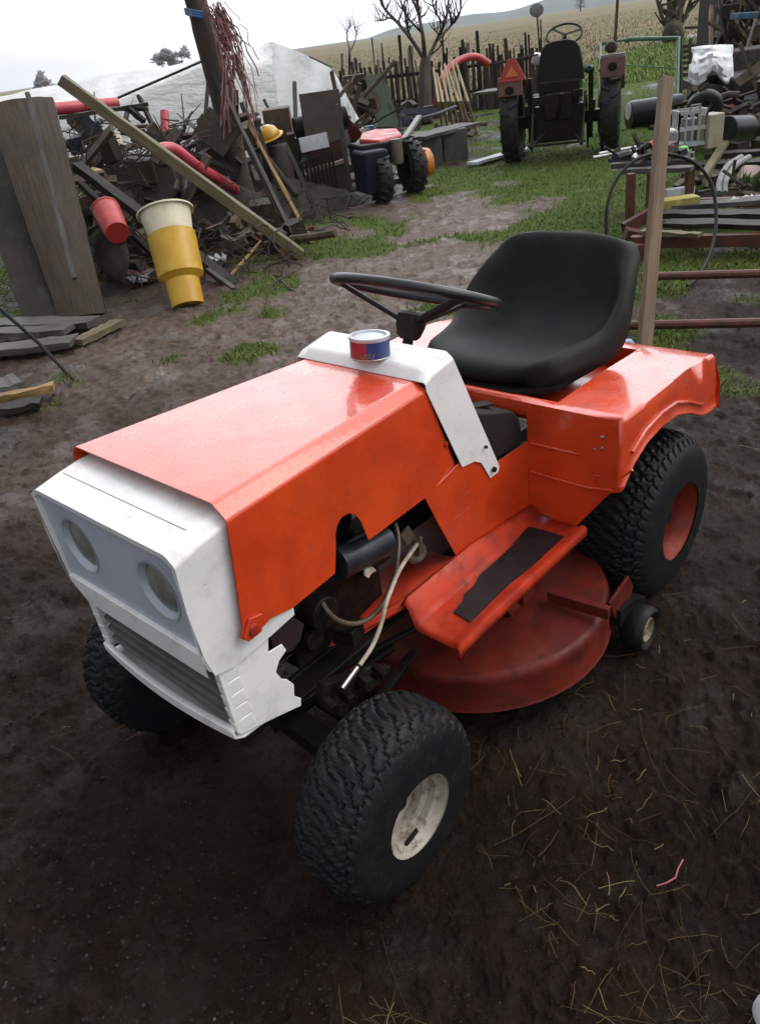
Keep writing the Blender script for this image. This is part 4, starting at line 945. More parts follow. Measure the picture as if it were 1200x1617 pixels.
frustum('pale_pot', D(190, 232, 7.3), D(182, 214, 7.3), .04, .055, M['cream'], label='small pale yellow pot lying on the junk pile', cat='pot')
# tangled dead brush and scraps in the pile
def twigs(name, n_, box, mat, label, cat, rr=.006, ln=.35, kind='stuff'):
    s = MB()
    for i in range(n_):
        u = random.uniform(box[0], box[2]); v = random.uniform(box[1], box[3]); d = random.uniform(box[4], box[5]); p = D(u, v, d)
        if p[2] < .02: p = G(u, v) * 1.0; p[2] = .03
        dr = np.array([random.gauss(0, 1), random.gauss(0, 1), random.gauss(.1, .7)]); dr /= np.linalg.norm(dr); l = ln * random.uniform(.3, 1)
        q1 = p + dr * l * .5 + np.array([0, 0, random.uniform(-.03, .03)]); q = p + dr * l
        for z in (p, q1, q): z[2] = max(z[2], .01)
        r_ = rr * random.uniform(.5, 1.4); s.tube([p, q1, q], [r_, r_ * .8, r_ * .5], 5)
    return s.build(name, mat, None, label, cat, None, kind)
twigs('brush_pile', 260, (100, 190, 330, 340, 6.4, 8.), M['bark'], 'tangle of dead branches and scraps filling the junk pile at left', 'brush', .008, .4)
twigs('brush_pile', 260, (200, 330, 480, 450, 5.7, 8.), M['bark'], 'twigs and dead stems between the beam foot and the leaning pole', 'brush', .006, .35)
twigs('dry_weeds', 260, (0, 250, 120, 500, 6., 8.5), blade_mat('weed', (.05, .06, .02), (.08, .08, .03), (.14, .11, .06)), 'dry and green weeds behind the brown board at the left edge', 'weeds', .004, .4)
twigs('dry_weeds', 160, (330, 300, 560, 370, 7., 9.), M['wood_dark'], 'dead weeds and rubbish at the foot of the leaning planks', 'weeds', .005, .3)
def heap(name, u, v, rx, ry, h, mat, label, cat):
    c_ = G(u, v); s = MB(); P = []
    for i in range(13):
        r_ = []
        for j in range(33):
            a = j / 32 * 2 * math.pi; k = i / 12
            px = rx * k * math.cos(a); py_ = ry * k * math.sin(a); w3 = c_ + RH * px + FH * py_
            nzv = noise.noise(Vector(w3 * 3)) * .35 + noise.noise(Vector(w3 * 9)) * .25
            z = h * (1 - k ** 2) * (1 + nzv) - .03 * k
            r_.append(w3 + ZA * max(z, -.03))
        P.append(r_)
    return T(name, s.grid(P), mat, label, cat, kind='stuff', smooth=True)
M['junk'] = simple('dark_litter', (.014, .011, .009), .7, 0, (.03, .024, .019), 9, 1, 30)
heap('rubbish_heap', 240, 372, 1.5, .8, .50, M['junk'], 'low dark heap of rotting rubbish under the junk at left', 'heap')
heap('rubbish_heap', 430, 330, 1.0, .8, .28, M['junk'], 'low dark heap of litter at the foot of the leaning planks', 'heap')
for lb, (u, v, sx) in zip(('crushed white scrap of plastic lying right of the yellow bucket', 'blue and white plastic bag scrap left of the yellow bucket'), ((342, 408, .10), (214, 440, .12))):
    c_ = G(u, v, .06); s = MB(); P = []
    for i in range(9): P.append([c_ + RH * (sx * (i / 8 - .5) * 1.6 + random.uniform(-.01, .01)) + FH * (sx * (j / 8 - .5) + random.uniform(-.01, .01)) + ZA * random.uniform(-.03, .04) for j in range(9)])
    T('plastic_scrap', s.grid(P), M['white_far'] if u > 300 else simple('bag_blue', (.12, .15, .22), .4, 0, (.3, .3, .3), 25), lb, 'scrap', smooth=True, solid=.003)
T('stick', MB().tube([G(360, 440, .02), G(400, 395, .12), G(412, 380, .16)], [.014, .012, .008], 7), M['wood_yellow'], 'crooked stick lying by the foot of the timber beam', 'stick')
T('stick', MB().beam(G(328, 425, .12), G(370, 456, .02), .035, .02), M['wood_grey'], 'short grey lath lying right of the yellow bucket', 'stick')
# scrap: boards, plates, offcuts and lumps heaped past counting, each its own tone
ms, n, b = new_mat('mixed_scrap'); rf = attr(n, 'rnd').outputs['Fac']; av = attr(n)
c1 = mixc(n, ramp(n, rf, 0, .5), (.022, .016, .012), (.085, .06, .042)); c1 = mixc(n, ramp(n, rf, .55, .7), c1, (.10, .083, .066)); c1 = mixc(n, ramp(n, rf, .80, .84), c1, (.03, .035, .045)); c1 = mixc(n, ramp(n, rf, .90, .92), c1, (.12, .115, .10)); c1 = mixc(n, ramp(n, rf, .96, .97), c1, (.10, .02, .015))
c1 = mixc(n, ramp(n, noise_node(n, av.outputs['Vector'], 18, 6, .7), .4, .7, 0, .7), c1, (.014, .011, .009)); n.links.new(c1, b.inputs['Base Color']); b.inputs['Roughness'].default_value = .6; b.inputs['Specular IOR Level'].default_value = .2
bump(n, b, noise_node(n, av.outputs['Vector'], 40, 5), .5, .01)
M['scrap'] = ms
def scrap(name, n_, box, label, lmin=.12, lmax=.9, up=.3, cat='scrap', flat=.0):
    s = MB(); R_ = []; sz = min(1, .25 + lmax); rn = random.Random(int(box[0] * 7 + box[1]))
    for i in range(n_):
        u = rn.uniform(box[0], box[2]); v = rn.uniform(box[1], box[3]); d = rn.uniform(box[4], box[5]); p = D(u, v, d); k0 = len(s.V)
        if p[2] < .05: p = G(u, v); p[2] = rn.uniform(.02, .12)
        a = rn.gauss(0, 1); dr = RH * rn.gauss(0, 1) + FH * rn.gauss(0, .6) + ZA * rn.gauss(up, .5 * (1 - flat)); dr /= np.linalg.norm(dr); l = lmin + (lmax - lmin) * rn.random() ** 2
        q = p + dr * l
        for z in (p, q): z[2] = max(z[2], .02)
        kd = rn.random()
        if kd < .5: s.beam(p, q, rn.uniform(.03, .11) * sz, rn.uniform(.012, .04) * sz, (rn.gauss(0, 1), rn.gauss(0, 1), 1), 2, .003)
        elif kd < .65: s.tube([p, (p + q) / 2 + ZA * rn.uniform(-.04, .04), q], rn.uniform(.01, .035), 8)
        elif kd < .78: s.beam(p, p + dr * min(l, .4), rn.uniform(.10, .26) * sz, rn.uniform(.008, .02), (rn.gauss(0, 1), rn.gauss(0, 1), .4), 2, .01)
        else: s.box(p, (rn.uniform(.08, .25) * sz, rn.uniform(.08, .25) * sz, rn.uniform(.06, .22) * sz), rn.random() * 3, rn.random() * .5)
        R_ += [rn.random()] * (len(s.V) - k0)
    o = s.build(name, M['scrap'], None, label, cat, None, 'stuff'); fattr(o.data, 'rnd', R_); return o
scrap('scrap_pile', 78, (105, 205, 300, 330, 6.5, 8.3), 'dense dark pile of boards, plates and offcuts behind the buckets at left', .12, .7, .0)
scrap('scrap_pile', 60, (300, 200, 420, 350, 7.0, 9.2), 'dark clutter of boards and rusty pieces around the foot of the leaning pole')
scrap('scrap_pile', 70, (95, 330, 240, 455, 6.3, 7.0), 'dark scraps lying low between the brown board and the yellow bucket', .08, .5, .1)
scrap('scrap_pile', 90, (320, 350, 470, 405, 6.2, 8.), 'litter of dark sticks and scraps beside the foot of the timber beam', .06, .4, .1)
scrap('scrap_pile', 60, (410, 200, 570, 320, 8.3, 9.6), 'dark jumble of boards and boxes around the hutch', .15, .7, .4)
scrap('scrap_pile', 36, (550, 140, 600, 210, 12, 13.), 'dark boards stacked between the tunnel and the mossy panel', .2, .8, .6)
scrap('scrap_pile', 26, (640, 165, 745, 215, 10.8, 12.5), 'jumble of dark poles and junk heaped against the picket fence', .1, .5, .1)
# upright posts behind
T('blue_post', MB().beam(D(318, 190, 7.6), D(308, 335, 7.4), .075, .05, (1, 0, 0)), M['steel_blue'], 'dark blue-grey flat post behind the beam, left of the leaning pole', 'post', bevel=.004)
T('thin_post', MB().beam(D(329, 132, 7.8), D(318, 260, 7.7), .03, .03, (1, 0, 0)), M['wood_dark'], 'thin dark stake just behind the blue-grey post', 'stake')
T('grey_strip', MB().beam(D(294, 278, 7.3), D(284, 345, 7.2), .07, .02, (1, 0, 0)), M['grey_far'], 'short pale grey strip standing left of the blue-grey post', 'strip')
# the leaning pole with coils of red twine
lp = root('leaning_pole', G(392, 352), 0, 'thick dark round pole leaning left against the sky, hung with red twine', 'pole')
pp = [G(398, 352), D(372, 250, 7.55), D(345, 130, 7.35), D(318, 30, 7.2), D(300, -30, 7.1)]
MB().tube(smooth_path(pp, 5), [.10] * 5 + [.105] * 5 + [.11] * 5 + [.10] * 6, 14).build('pole_shaft', M['bark'], lp, smooth=True)
t = MB()
for k_ in range(3): t.tube([D(292 + k_ * 1, 14 + 4 * k_, 7.15), D(305, 17 + 4 * k_, 7.02), D(320, 20 + 4 * k_, 7.05)], .012, 6)
t.build('blue_tie', M['blue_far'], lp)
tw = MB()
for i in range(60):
    u0 = random.uniform(322, 356); v0 = random.uniform(2, 22); u1 = 375 + random.uniform(-28, 34); v1 = 120 + random.uniform(-50, 120)
    pts = []
    for k_ in range(9):
        t_ = k_ / 8; pts.append(D(u0 + (u1 - u0) * t_ + 7 * math.sin(t_ * 3.1) * random.uniform(.4, 1.6), v0 + (v1 - v0) * t_, 7.0 + random.uniform(-.05, .05)))
    tw.tube(pts, random.uniform(.0035, .007), 5)
tw.build('red_twine', M['rope'], None, 'tangled bundle of red twine hanging from the leaning dark pole', 'twine', None, 'stuff')
for a, mt, lb in (((352, 140, 7.1, 470, 388, 6.5, .10, .03), 'wood_grey', 'grey weathered plank leaning down to the right of the dark pole'), ((392, 195, 7.2, 494, 386, 6.5, .055, .03), 'wood_yellow', 'narrow yellow-brown lath leaning beside the grey plank'), ((335, 110, 7.25, 455, 370, 6.9, .07, .04), 'wood_dark', 'dark plank leaning between the pole and the grey plank'), ((372, 90, 7.3, 440, 300, 7.1, .035, .03), 'wood_dark', 'thin dark lath leaning behind the yellow-brown lath'), ((455, 235, 7.6, 512, 362, 7.3, .04, .04), 'wood_dark', 'dark stick slanting to the ground in front of the hutch')):
    T('leaning_plank', beamp(*a, up=tuple(RH)), M[mt], lb, 'plank', 'planks leaning beside the dark pole')
# yellow helmet on the boxes
hp = D(424, 216, 7.8); s = MB(); s.lathe([(.12, 0), (.115, .03), (.095, .07), (.05, .10), (0, .108)], hp, (.3, 0, 1), 24); s.lathe([(.155, -.005), (.12, .006)], hp, (.3, 0, 1), 24)
T('yellow_helmet', s, M['yellow'], 'yellow plastic helmet lying on the brown boxes right of the twine', 'helmet', smooth=True, solid=.006)
T('carton', BX(MB(), 424, 184, 466, 232, 8.6, .4), M['smoke'], 'brown carton on top of the stack right of the leaning pole', 'box', bevel=.01)
s = MB(); c_ = D(447, 310, 8.3); s.lathe([(0, 0), (.15, 0), (.16, .05), (.16, .45), (.14, .5), (0, .5)], c_, (0, 0, 1), 28)
T('dark_drum', s, simple('brown_drum', (.05, .042, .036), .4), 'brown-grey drum standing under the carton', 'drum', smooth=True)
T('dark_crate', BX(MB(), 470, 232, 482, 320, 8.4, .3), M['wood_dark'], 'narrow dark post between the drum and the hutch', 'post')

# hutch of boards and pallet
ht_ = root('board_hutch', G(530, 322), 0, 'makeshift hutch of boards and slats standing under the plastic tunnel', 'hutch')
BX(MB(), 500, 182, 560, 326, 8.6, .05).build('back_panel', simple('hutch_panel', (.085, .072, .06), .7, 0, (.05, .042, .036), 5), ht_)
BX(MB(), 552, 196, 558, 322, 8.2, .04).build('post', M['wood_grey'], ht_)
for i in range(9): BX(MB(), 486 + i * 6, 268 - i * 2, 490 + i * 6, 326, 8.3, .02).build('slat', M['wood_dark'], ht_)
MB().beam(D(486, 271, 8.15), D(550, 252, 8.15), .05, .035).build('front_rail', M['wood_pale'], ht_)
MB().beam(D(487, 252, 8.3), D(542, 232, 8.3), .03, .17, (0, 0, 1)).build('red_board', M['brown_red'], ht_)
T('white_board', MB().beam(D(474, 230, 8.15), D(518, 220, 8.15), .02, .14, (0, 0, 1)), M['white_far'], 'small white board fixed below the black roll on the hutch', 'board')
T('black_roll', MB().tube([D(466, 203, 8.3), D(546, 184, 8.4)], .105, 20), M['black'], 'roll of black plastic lying on top of the hutch', 'roll', smooth=True)

# ---- plastic tunnel greenhouse
M['film'] = None
m_, n, b = new_mat('greenhouse_film'); pos = n.nodes.new('ShaderNodeTexCoord').outputs['Object']
wv = noise_node(n, pos, 1.3, 6, .65); n.links.new(mixc(n, ramp(n, wv, .35, .65), (.9, .9, .88), (.76, .76, .73)), b.inputs['Base Color']); b.inputs['Roughness'].default_value = .35
b.inputs['Transmission Weight'].default_value = .0; b.inputs['Subsurface Weight'].default_value = 0
mpn = n.nodes.new('ShaderNodeMapping'); mpn.inputs['Scale'].default_value = (1, 1, 3); mpn.inputs['Rotation'].default_value = (0, .3, .4); n.links.new(pos, mpn.inputs[0]); bump(n, b, noise_node(n, mpn.outputs[0], 2.2, 6, .6), 1, .14)
tr = n.nodes.new('ShaderNodeBsdfTranslucent'); tr.inputs[0].default_value = (.88, .89, .9, 1); ms = n.nodes.new('ShaderNodeMixShader'); ms.inputs[0].default_value = .4
o_ = [x for x in n.nodes if x.type == 'OUTPUT_MATERIAL'][0]; n.links.new(b.outputs[0], ms.inputs[1]); n.links.new(tr.outputs[0], ms.inputs[2]); n.links.new(ms.outputs[0], o_.inputs[0]); M['film'] = m_
gh = root('plastic_tunnel', G(500, 225), 0, 'long low greenhouse tunnel of wrinkled white plastic film behind the junk at left', 'greenhouse')
apex = D(426, 64, 12.6); rightE = D(524, 106, 11.6); footR = G(582, 222); footR2 = D(584, 222, 11.6); footL = D(378, 250, 13.2); leftE = D(385, 95, 13.6)
footL[2] = 0; footR[2] = 0
back = np.array([-.62, -.78, 0]); 
back = (D(-60, 190, 15.5) - leftE); back[2] = 0; back /= np.linalg.norm(back)
def tun(sec, dv, steps, L_, sag=.0, jit=.03):
    P = []
    for i in range(steps + 1):
        r_ = []
        for k_, p in enumerate(sec):
            q = p + dv * L_ * i / steps
            q = q + ZA * (sag * (math.sin(i * 2.1) * .5)) * (p[2] > .3) + np.array([random.uniform(-jit, jit) for _ in range(3)]) * (p[2] > .1) * (i > 0)
            r_.append(q)
        P.append(r_)
    return MB().grid(P)
def subdiv(pts, k_):
    o = []
    for a, b_ in zip(pts[:-1], pts[1:]): o += [a + (b_ - a) * i / k_ for i in range(k_)]
    return o + [pts[-1]]
# gable end towards the yard
gab = MB(); P = []
topl = subdiv([D(384, 96, 13.4), apex, D(478, 84, 12.1), rightE, D(552, 160, 11.5), D(584, 220, 11.5)], 4)
for i, p in enumerate(topl):
    r_ = []
    for j in range(9):
        q = p * 1.0; q[2] = p[2] * (1 - j / 8); q = q + (FH * (.22 * math.sin(i * 1.3 + j * .5) + .12 * math.sin(i * 3.1 - j * 1.7)) + np.array([random.uniform(-.03, .03), random.uniform(-.03, .03), 0])) * (j > 0); r_.append(q)
    P.append(r_)
gab.grid(P).build('gable_film', M['film'], gh, smooth=True, sub=1, ang=180)
ridge_ = subdiv([footL, leftE, apex], 4)
# side running away to the left, low sloping roof
v1 = [D(600, 130, 12.5)]
r0 = subdiv([D(430, 66, 12.7), D(318, 92, 13.6), D(180, 112, 14.5), D(85, 131, 15.2), D(-60, 158, 16.5)], 8)
r1 = subdiv([D(430, 100, 12.2), D(318, 100, 12.0), D(185, 158, 12.0), D(70, 175, 12.2), D(-60, 205, 12.6)], 8)
r2 = []
for q in r1: q = q * 1.; q[2] = 0.; r2.append(q + FH * -.25)
P = []
for a, b_, c_ in zip(r0, r1, r2):
    j_ = lambda: np.array([random.uniform(-.03, .03), random.uniform(-.03, .03), random.uniform(-.045, .045)])
    P.append([a + FH * 1.2 - ZA * 1.2, a + FH * .3 - ZA * .15, a + j_()] + [a + (b_ - a) * k_ / 4 + j_() for k_ in (1, 2, 3)] + [b_] + [b_ + (c_ - b_) * k_ / 4 + j_() for k_ in (1, 2, 3)] + [c_])
MB().grid(P).build('roof_film', M['film'], gh, smooth=True, sub=1, ang=180)
MB().tube([q + ZA * .02 for q in r1[6:20]], .02, 6).build('edge_pole', M['wood_dark'], gh)
MB().tube([q + ZA * .0 - FH * .02 for q in topl[9:13]], .014, 6).build('gable_hoop', M['wood_grey'], gh)
for u, v0, v1_ in ((465, 130, 185),): MB().beam(D(u, v0, 12.2), D(u + 2, v1_, 12.0), .05, .05, (1, 0, 0)).build('frame_post', M['wood_grey'], gh)
# far trees over the tunnel
def tree(name, base, h, r0_, spread, depth, mat, label, cat='tree', seed=1, minr=.006, up=.35, group=None, kids=(2, 3), fork=.3):
    rnd = random.Random(seed); rt_ = root(name, base, 0, label, cat, group)
    tk = MB(); br = MB()
    def grow(p, d, l, r_, k_, mb):
        pts = [p]; q = p; dd = d
        for i in range(4):
            dd = dd + np.array([rnd.gauss(0, .09), rnd.gauss(0, .09), rnd.gauss(0, .05)]); dd /= np.linalg.norm(dd); q = q + dd * l / 4; pts.append(q)
        r1_ = max(r_ * .62, minr * .7); mb.tube(pts, [r_ + (r1_ - r_) * i / 4 for i in range(5)], 8 if k_ < 2 else 4)
        if k_ >= depth: return
        for i in range(rnd.choice(kids) + (k_ > 1)):
            a = pts[rnd.choice((2, 3, 4, 4))] if i else pts[4]
            nd = dd + np.array([rnd.gauss(0, spread), rnd.gauss(0, spread), rnd.gauss(up * .6, .25)]); nd /= np.linalg.norm(nd)
            grow(a, nd, l * rnd.uniform(.6, .85), max(r1_ * rnd.uniform(.55, .85), minr), k_ + 1, br)
    b_ = np.array(base, float); grow(b_, np.array([rnd.gauss(0, .05), rnd.gauss(0, .05), 1.]), h * fork, r0_, 0, tk)
    tk.build('trunk', mat, rt_, smooth=True, ang=180); br.build('crown', mat, rt_, smooth=True, ang=180); return rt_
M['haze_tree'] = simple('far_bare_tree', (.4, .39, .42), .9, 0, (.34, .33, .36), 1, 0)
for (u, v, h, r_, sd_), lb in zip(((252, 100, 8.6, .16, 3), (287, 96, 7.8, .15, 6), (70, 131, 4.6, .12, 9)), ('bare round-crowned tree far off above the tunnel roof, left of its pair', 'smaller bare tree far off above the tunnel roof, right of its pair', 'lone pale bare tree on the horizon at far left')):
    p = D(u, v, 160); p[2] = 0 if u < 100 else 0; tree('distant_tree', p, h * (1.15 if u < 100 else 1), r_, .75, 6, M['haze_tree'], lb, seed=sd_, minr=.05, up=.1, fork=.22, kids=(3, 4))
# conifer and low wood on the horizon
cp_ = G(700, 60); a = ray(916, 30)[:2]; a /= np.linalg.norm(a); p = np.array([CAM[0] + a[0] * 330, CAM[1] + a[1] * 330, 0])
fr_ = root('fir_tree', p, 0, 'dark pointed fir far off on the hazy horizon behind the tractor', 'tree')
t = MB()
for k_ in range(26):
    z = 1.2 + k_ * .34; r_ = 2.3 * (1 - k_ / 27) + .1
    for j in range(9): a_ = random.random() * 6.28; t.beam(p + [0, 0, z], p + [r_ * math.cos(a_), r_ * math.sin(a_), z - .35], .35, .10, (0, 0, 1), 1, 0, .2)
t.build('crown', simple('fir_needles', (.05, .065, .06), .9), fr_); MB().tube([p, p + [0, 0, 9.8]], [.22, .04], 7).build('trunk', M['bark'], fr_)
# ---- bare fruit tree in the yard and its neighbours
def limbtree(name, base_uv, d, paths, r0_, label, mat, seed):
    rnd = random.Random(seed); base = G(*base_uv); rt_ = root(name, base, 0, label, 'tree'); tk = MB(); br = MB()
    for i, (pts, ra, rb_) in enumerate(paths):
        P = smooth_path([D(u, v, d + (rnd.uniform(-.5, .5) if i else 0)) if k_ or i else base for k_, (u, v) in enumerate(pts)], 5); rs_ = [ra + (rb_ - ra) * j / (len(P) - 1) for j in range(len(P))]
        (tk if i == 0 else br).tube(P, [r_ * (1 if i == 0 else .62) for r_ in rs_], 8)
        if i:
            for _ in range(16):
                j = rnd.randint(len(P) // 3, len(P) - 1); q = P[j]; dd = np.array([rnd.gauss(0, .5), rnd.gauss(0, .5), rnd.uniform(.2, 1.2)]); l = rnd.uniform(.15, .5)
                m1 = q + dd * l * .5 + rnd.uniform(-.03, .03); br.tube([q, m1, q + dd * l + [0, 0, .05]], [rb_ * .6, rb_ * .45, rb_ * .25], 4)
    tk.build('trunk', mat, rt_, smooth=True, ang=180); br.build('crown', mat, rt_, smooth=True, ang=180)
limbtree('fruit_tree', (672, 196), 13.5, [([(672, 196), (671, 150), (671, 108), (672, 95)], .13, .085), ([(672, 98), (652, 66), (628, 36), (606, 12), (600, -10)], .06, .022), ([(671, 100), (668, 60), (661, 20), (658, -20)], .065, .03), ([(673, 98), (690, 62), (704, 30), (710, -20)], .06, .025), ([(690, 64), (712, 40), (726, 20), (728, -15)], .035, .02), ([(664, 50), (640, 22), (628, -15)], .03, .018), ([(648, 60), (620, 30), (605, 32), (592, 33)], .03, .012), ([(700, 40), (684, 10), (682, -20)], .028, .018), ([(676, 90), (700, 66), (682, 44)], .025, .012), ([(650, 62), (640, 30), (645, -10)], .025, .015)], .13, 'bare dark fruit tree with upright limbs rising over the picket fence', M['bark'], 5)
limbtree('grey_tree', (1062, 64), 26, [([(1062, 64), (1062, 56), (1062, 48), (1063, 40)], .38, .3), ([(1064, 50), (1060, 20), (1058, -30)], .26, .2), ([(1060, 56), (1046, 30), (1032, -20)], .11, .07), ([(1066, 55), (1080, 30), (1096, -20)], .13, .08), ([(1066, 50), (1074, 10), (1076, -30)], .2, .12)], .2, 'mossy grey tree trunk forking upward behind the green gate', M['bark_moss'], 8)
limbtree('sapling', (552, 140), 20, [([(552, 160), (552, 100), (552, 75)], .04, .03), ([(552, 80), (548, 55), (554, 38)], .03, .012), ([(552, 84), (562, 60), (560, 44)], .025, .01)], .04, 'thin pale sapling standing behind the tunnel gable', M['bark'], 3)

# ---- picket fence along the field
fe = root('picket_fence', G(660, 185), 0, 'old dark picket fence of uneven stakes between the yard and the field', 'fence')
fb = [G(u, v) for u, v in ((548, 196), (600, 190), (668, 184), (735, 176), (800, 168), (862, 158))]
fp_ = subdiv(fb, 15); rnd = random.Random(4)
for i, p in enumerate(fp_):
    h = .92 + rnd.gauss(0, .10) + (.3 if rnd.random() < .1 else 0); ln_ = np.array([rnd.gauss(0, .04), rnd.gauss(0, .04), 0]); q = p + ln_ + ZA * h
    MB().beam(p - ZA * .03, q, rnd.uniform(.03, .075), .025, tuple(FH), 4, .006, rnd.uniform(.5, .95)).build('picket', M['bark'] if rnd.random() < .7 else M['wood_dark'], fe)
for z in (.3, .72): MB().beam(fb[0] + ZA * z + FH * .03, fb[2] + ZA * z + FH * .03, .03, .05, (0, 0, 1), 5, .01).build('rail', M['wood_dark'], fe); MB().beam(fb[2] + ZA * z + FH * .03, fb[5] + ZA * z + FH * .03, .03, .05, (0, 0, 1), 5, .01).build('rail', M['wood_dark'], fe)
for (u, v, t_, w_), lb in zip(((649, 184, 75, .09), (739, 172, 70, .07), (541, 180, 86, .06), (561, 170, 92, .05), (598, 160, 96, .06), (630, 180, 98, .05)), ('tall square fence post left of the fruit tree, highest in the fence', 'tall fence post right of the fruit tree', 'thin post rising behind the tunnel gable, left of two', 'thin post rising behind the tunnel gable, right of two', 'stubby post behind the leaning green panel', 'thin post between the green panel and the tall square post')):
    b_ = G(u, v); d_ = float((b_ - CAM) @ FW); T('fence_post', MB().beam(b_, D(u - 1, t_, d_ + .5), w_, w_, tuple(FH), 4, .004), M['bark'], lb, 'post', 'posts standing in the picket fence line')
# leaning green panel, brown box, sticks, hose
pn_ = [G(603, 218), G(638, 212), D(606, 116, 12.2), D(576, 120, 12.2)]
T('leaning_pallet', patch([np.array(x) for x in pn_], .03, rag=.06), M['green_moss'], 'mossy green-grey board panel leaning back against the fence', 'panel', fixn=True)
T('brown_crate', BX(MB(), 552, 136, 586, 200, 13.2, .4), simple('crate_brown', (.06, .04, .03), .7), 'brown crate stacked between the tunnel and the green panel', 'crate')
T('blue_can', BX(MB(), 578, 202, 592, 214, 9.6, .1), M['blue_far'], 'small bright blue can behind the red engine cover', 'can')
t = MB(); t.tube(smooth_path([G(686, 178, .25), D(694, 140, 11.5), D(706, 112, 11.5), D(728, 94, 11.6), D(752, 90, 11.7), D(772, 101, 11.8)]), .052, 12); T('red_hose', t, M['red'], 'thick red hose arching over the picket fence', 'hose', smooth=True)
rnd = random.Random(11)
for i, lb in enumerate(('pale leaning stick, leftmost of the bundle against the fence', 'second pale leaning stick from the left in the bundle', 'third pale leaning stick from the left in the bundle', 'pale leaning stick in the middle of the bundle', 'fifth pale leaning stick from the left in the bundle', 'second pale leaning stick from the right in the bundle', 'pale leaning stick, rightmost of the bundle against the fence')):
    u0 = 684 + i * 6; u1 = 700 + i * 9; T('leaning_stick', MB().tube([D(u0, 104 + rnd.uniform(-6, 14), 11.2), D((u0 + u1) / 2 + rnd.uniform(-3, 3), 160, 10.9), G(u1, 213)], [.016, .02, .022], 6), M['wood_pale'], lb, 'stick', 'pale sticks leaning on the picket fence')
# concrete trough blocks with a plank
for (u0, v0, u1, v1, dd), lb in zip(((664, 222, 700, 262, 9.4), (702, 214, 740, 256, 9.5)), ('dark concrete block, left of the two under the plank', 'dark concrete block, right of the two under the plank')):
    T('concrete_block', BX(MB(), u0, v0, u1, v1, dd, .5), M['concrete'], lb, 'block', 'concrete blocks under the plank', bevel=.01)
T('bench_plank', MB().beam(D(652, 218, 9.2), D(742, 196, 9.7), .4, .035, (0, 0, 1), 6, .006), M['wood_grey'], 'broad plank lying on the dark concrete blocks behind the walking tractor', 'plank')
T('white_plank', MB().beam(G(744, 258, .03), G(832, 234, .03), .16, .03, (0, 0, 1), 6, .004), M['white_far'], 'white plank lying on the grass beside the old tractor wheel', 'plank')

# ---- two-wheel walking tractor
wt = root('walking_tractor', G(628, 325), 0, 'two-wheeled walking tractor with a red engine cover and dark engine, parked by the hutch', 'walking tractor')
dW = 7.75
def wl(s, c_, ax, Ro, W_, rb_, lugs=0):
    h = Ro - rb_; pr = [(rb_, -W_ * .42), (rb_ + h * .5, -W_ * .5), (Ro - .012, -W_ * .42), (Ro, -W_ * .3), (Ro, W_ * .3), (Ro - .012, W_ * .42), (rb_ + h * .5, W_ * .5), (rb_, W_ * .42)]
    s.lathe(pr, c_, ax, 40, True)
    ax = np.array(ax, float) / np.linalg.norm(ax); e1 = np.cross(ax, (0, 0, 1)); e1 /= np.linalg.norm(e1); e2 = np.cross(ax, e1)
    for k_ in range(lugs):
        a = 2 * math.pi * k_ / lugs
        for sg in (-1, 1):
            a0 = a + (math.pi / lugs if sg > 0 else 0); a1 = a0 + 2.2 / lugs
            p = c_ + ax * sg * W_ * .47 + (Ro - .005) * (math.cos(a0) * e1 + math.sin(a0) * e2); q = c_ + (Ro + .006) * (math.cos(a1) * e1 + math.sin(a1) * e2) + ax * sg * .01
            s.beam(p, q, W_ * .12, .035, tuple((p - c_) / np.linalg.norm(p - c_)))
    return s
axw = RH * .93 + FH * .37
def wtw(u, v, d, R0_):
    c_ = D(u, v, d); c_[2] = R0_; return c_
for u, v, R0_ in ((602, 300, .22), (652, 292, .25)):
    c_ = wtw(u, v, dW + (.25 if u > 620 else 0), R0_); tyr = wl(MB(), c_, axw, R0_, .15, R0_ * .55, 16).build('wheel', M['tyre_far'], wt, smooth=True, ang=40); OFF[tyr.name] = OFF[wt.name]
    MB().lathe([(0, .03), (.05, .03), (.06, .0), (.1, .0), (R0_ * .56, .03), (R0_ * .56, .06)], c_ + axw * .02, axw, 24).build('rim', M['rimred'], tyr, smooth=True) if u > 620 else None
c_ = wtw(652, 292, dW + .25, .25)
t = MB(); t.lathe([(0, .22), (.06, .22), (.13, .2), (.15, .12), (.13, .1)], c_ + axw * .0, axw, 20); t.build('hub_guard', simple('orange_hub', (.5, .16, .02), .4), wt, smooth=True)
t = BX(MB(), 580, 250, 622, 306, dW - .1, .35, .3); t.build('gearbox', simple('blue_black_casting', (.012, .014, .028), .45, 0, (.008, .009, .016), 12), wt, bevel=.03)
t = BX(MB(), 574, 232, 636, 262, dW - .05, .4, .3); t.build('engine', M['black'], wt, bevel=.02)
t = MB(); t.lathe([(.045, .0), (.06, .012), (.045, .02), (.025, .01), (0, .01)], D(597, 281, dW - .15), -FH, 24); t.build('starter_pulley', M['grey_far'], wt, smooth=True)
t = MB(); t.lathe([(0, .0), (.06, 0), (.065, .04), (.06, .22), (0, .23)], D(628, 258, dW), (0, 0, 1), 18); t.build('air_filter', simple('filter_tan', (.11, .1, .07), .5), wt, smooth=True)
A_ = [D(568, 230, dW), D(600, 232, dW - .1), D(636, 222, dW + .1), D(628, 212, dW + .45), D(590, 214, dW + .4), D(572, 219, dW + .25)]
t = MB().prism(A_, (0, 0, .06)); t.build('engine_cover', M['red'], wt, bevel=.02, fixn=True)
MB().beam(D(588, 217, dW + .1), D(632, 212, dW + .15), .05, .03).build('cover_strip', M['white_far'], wt)
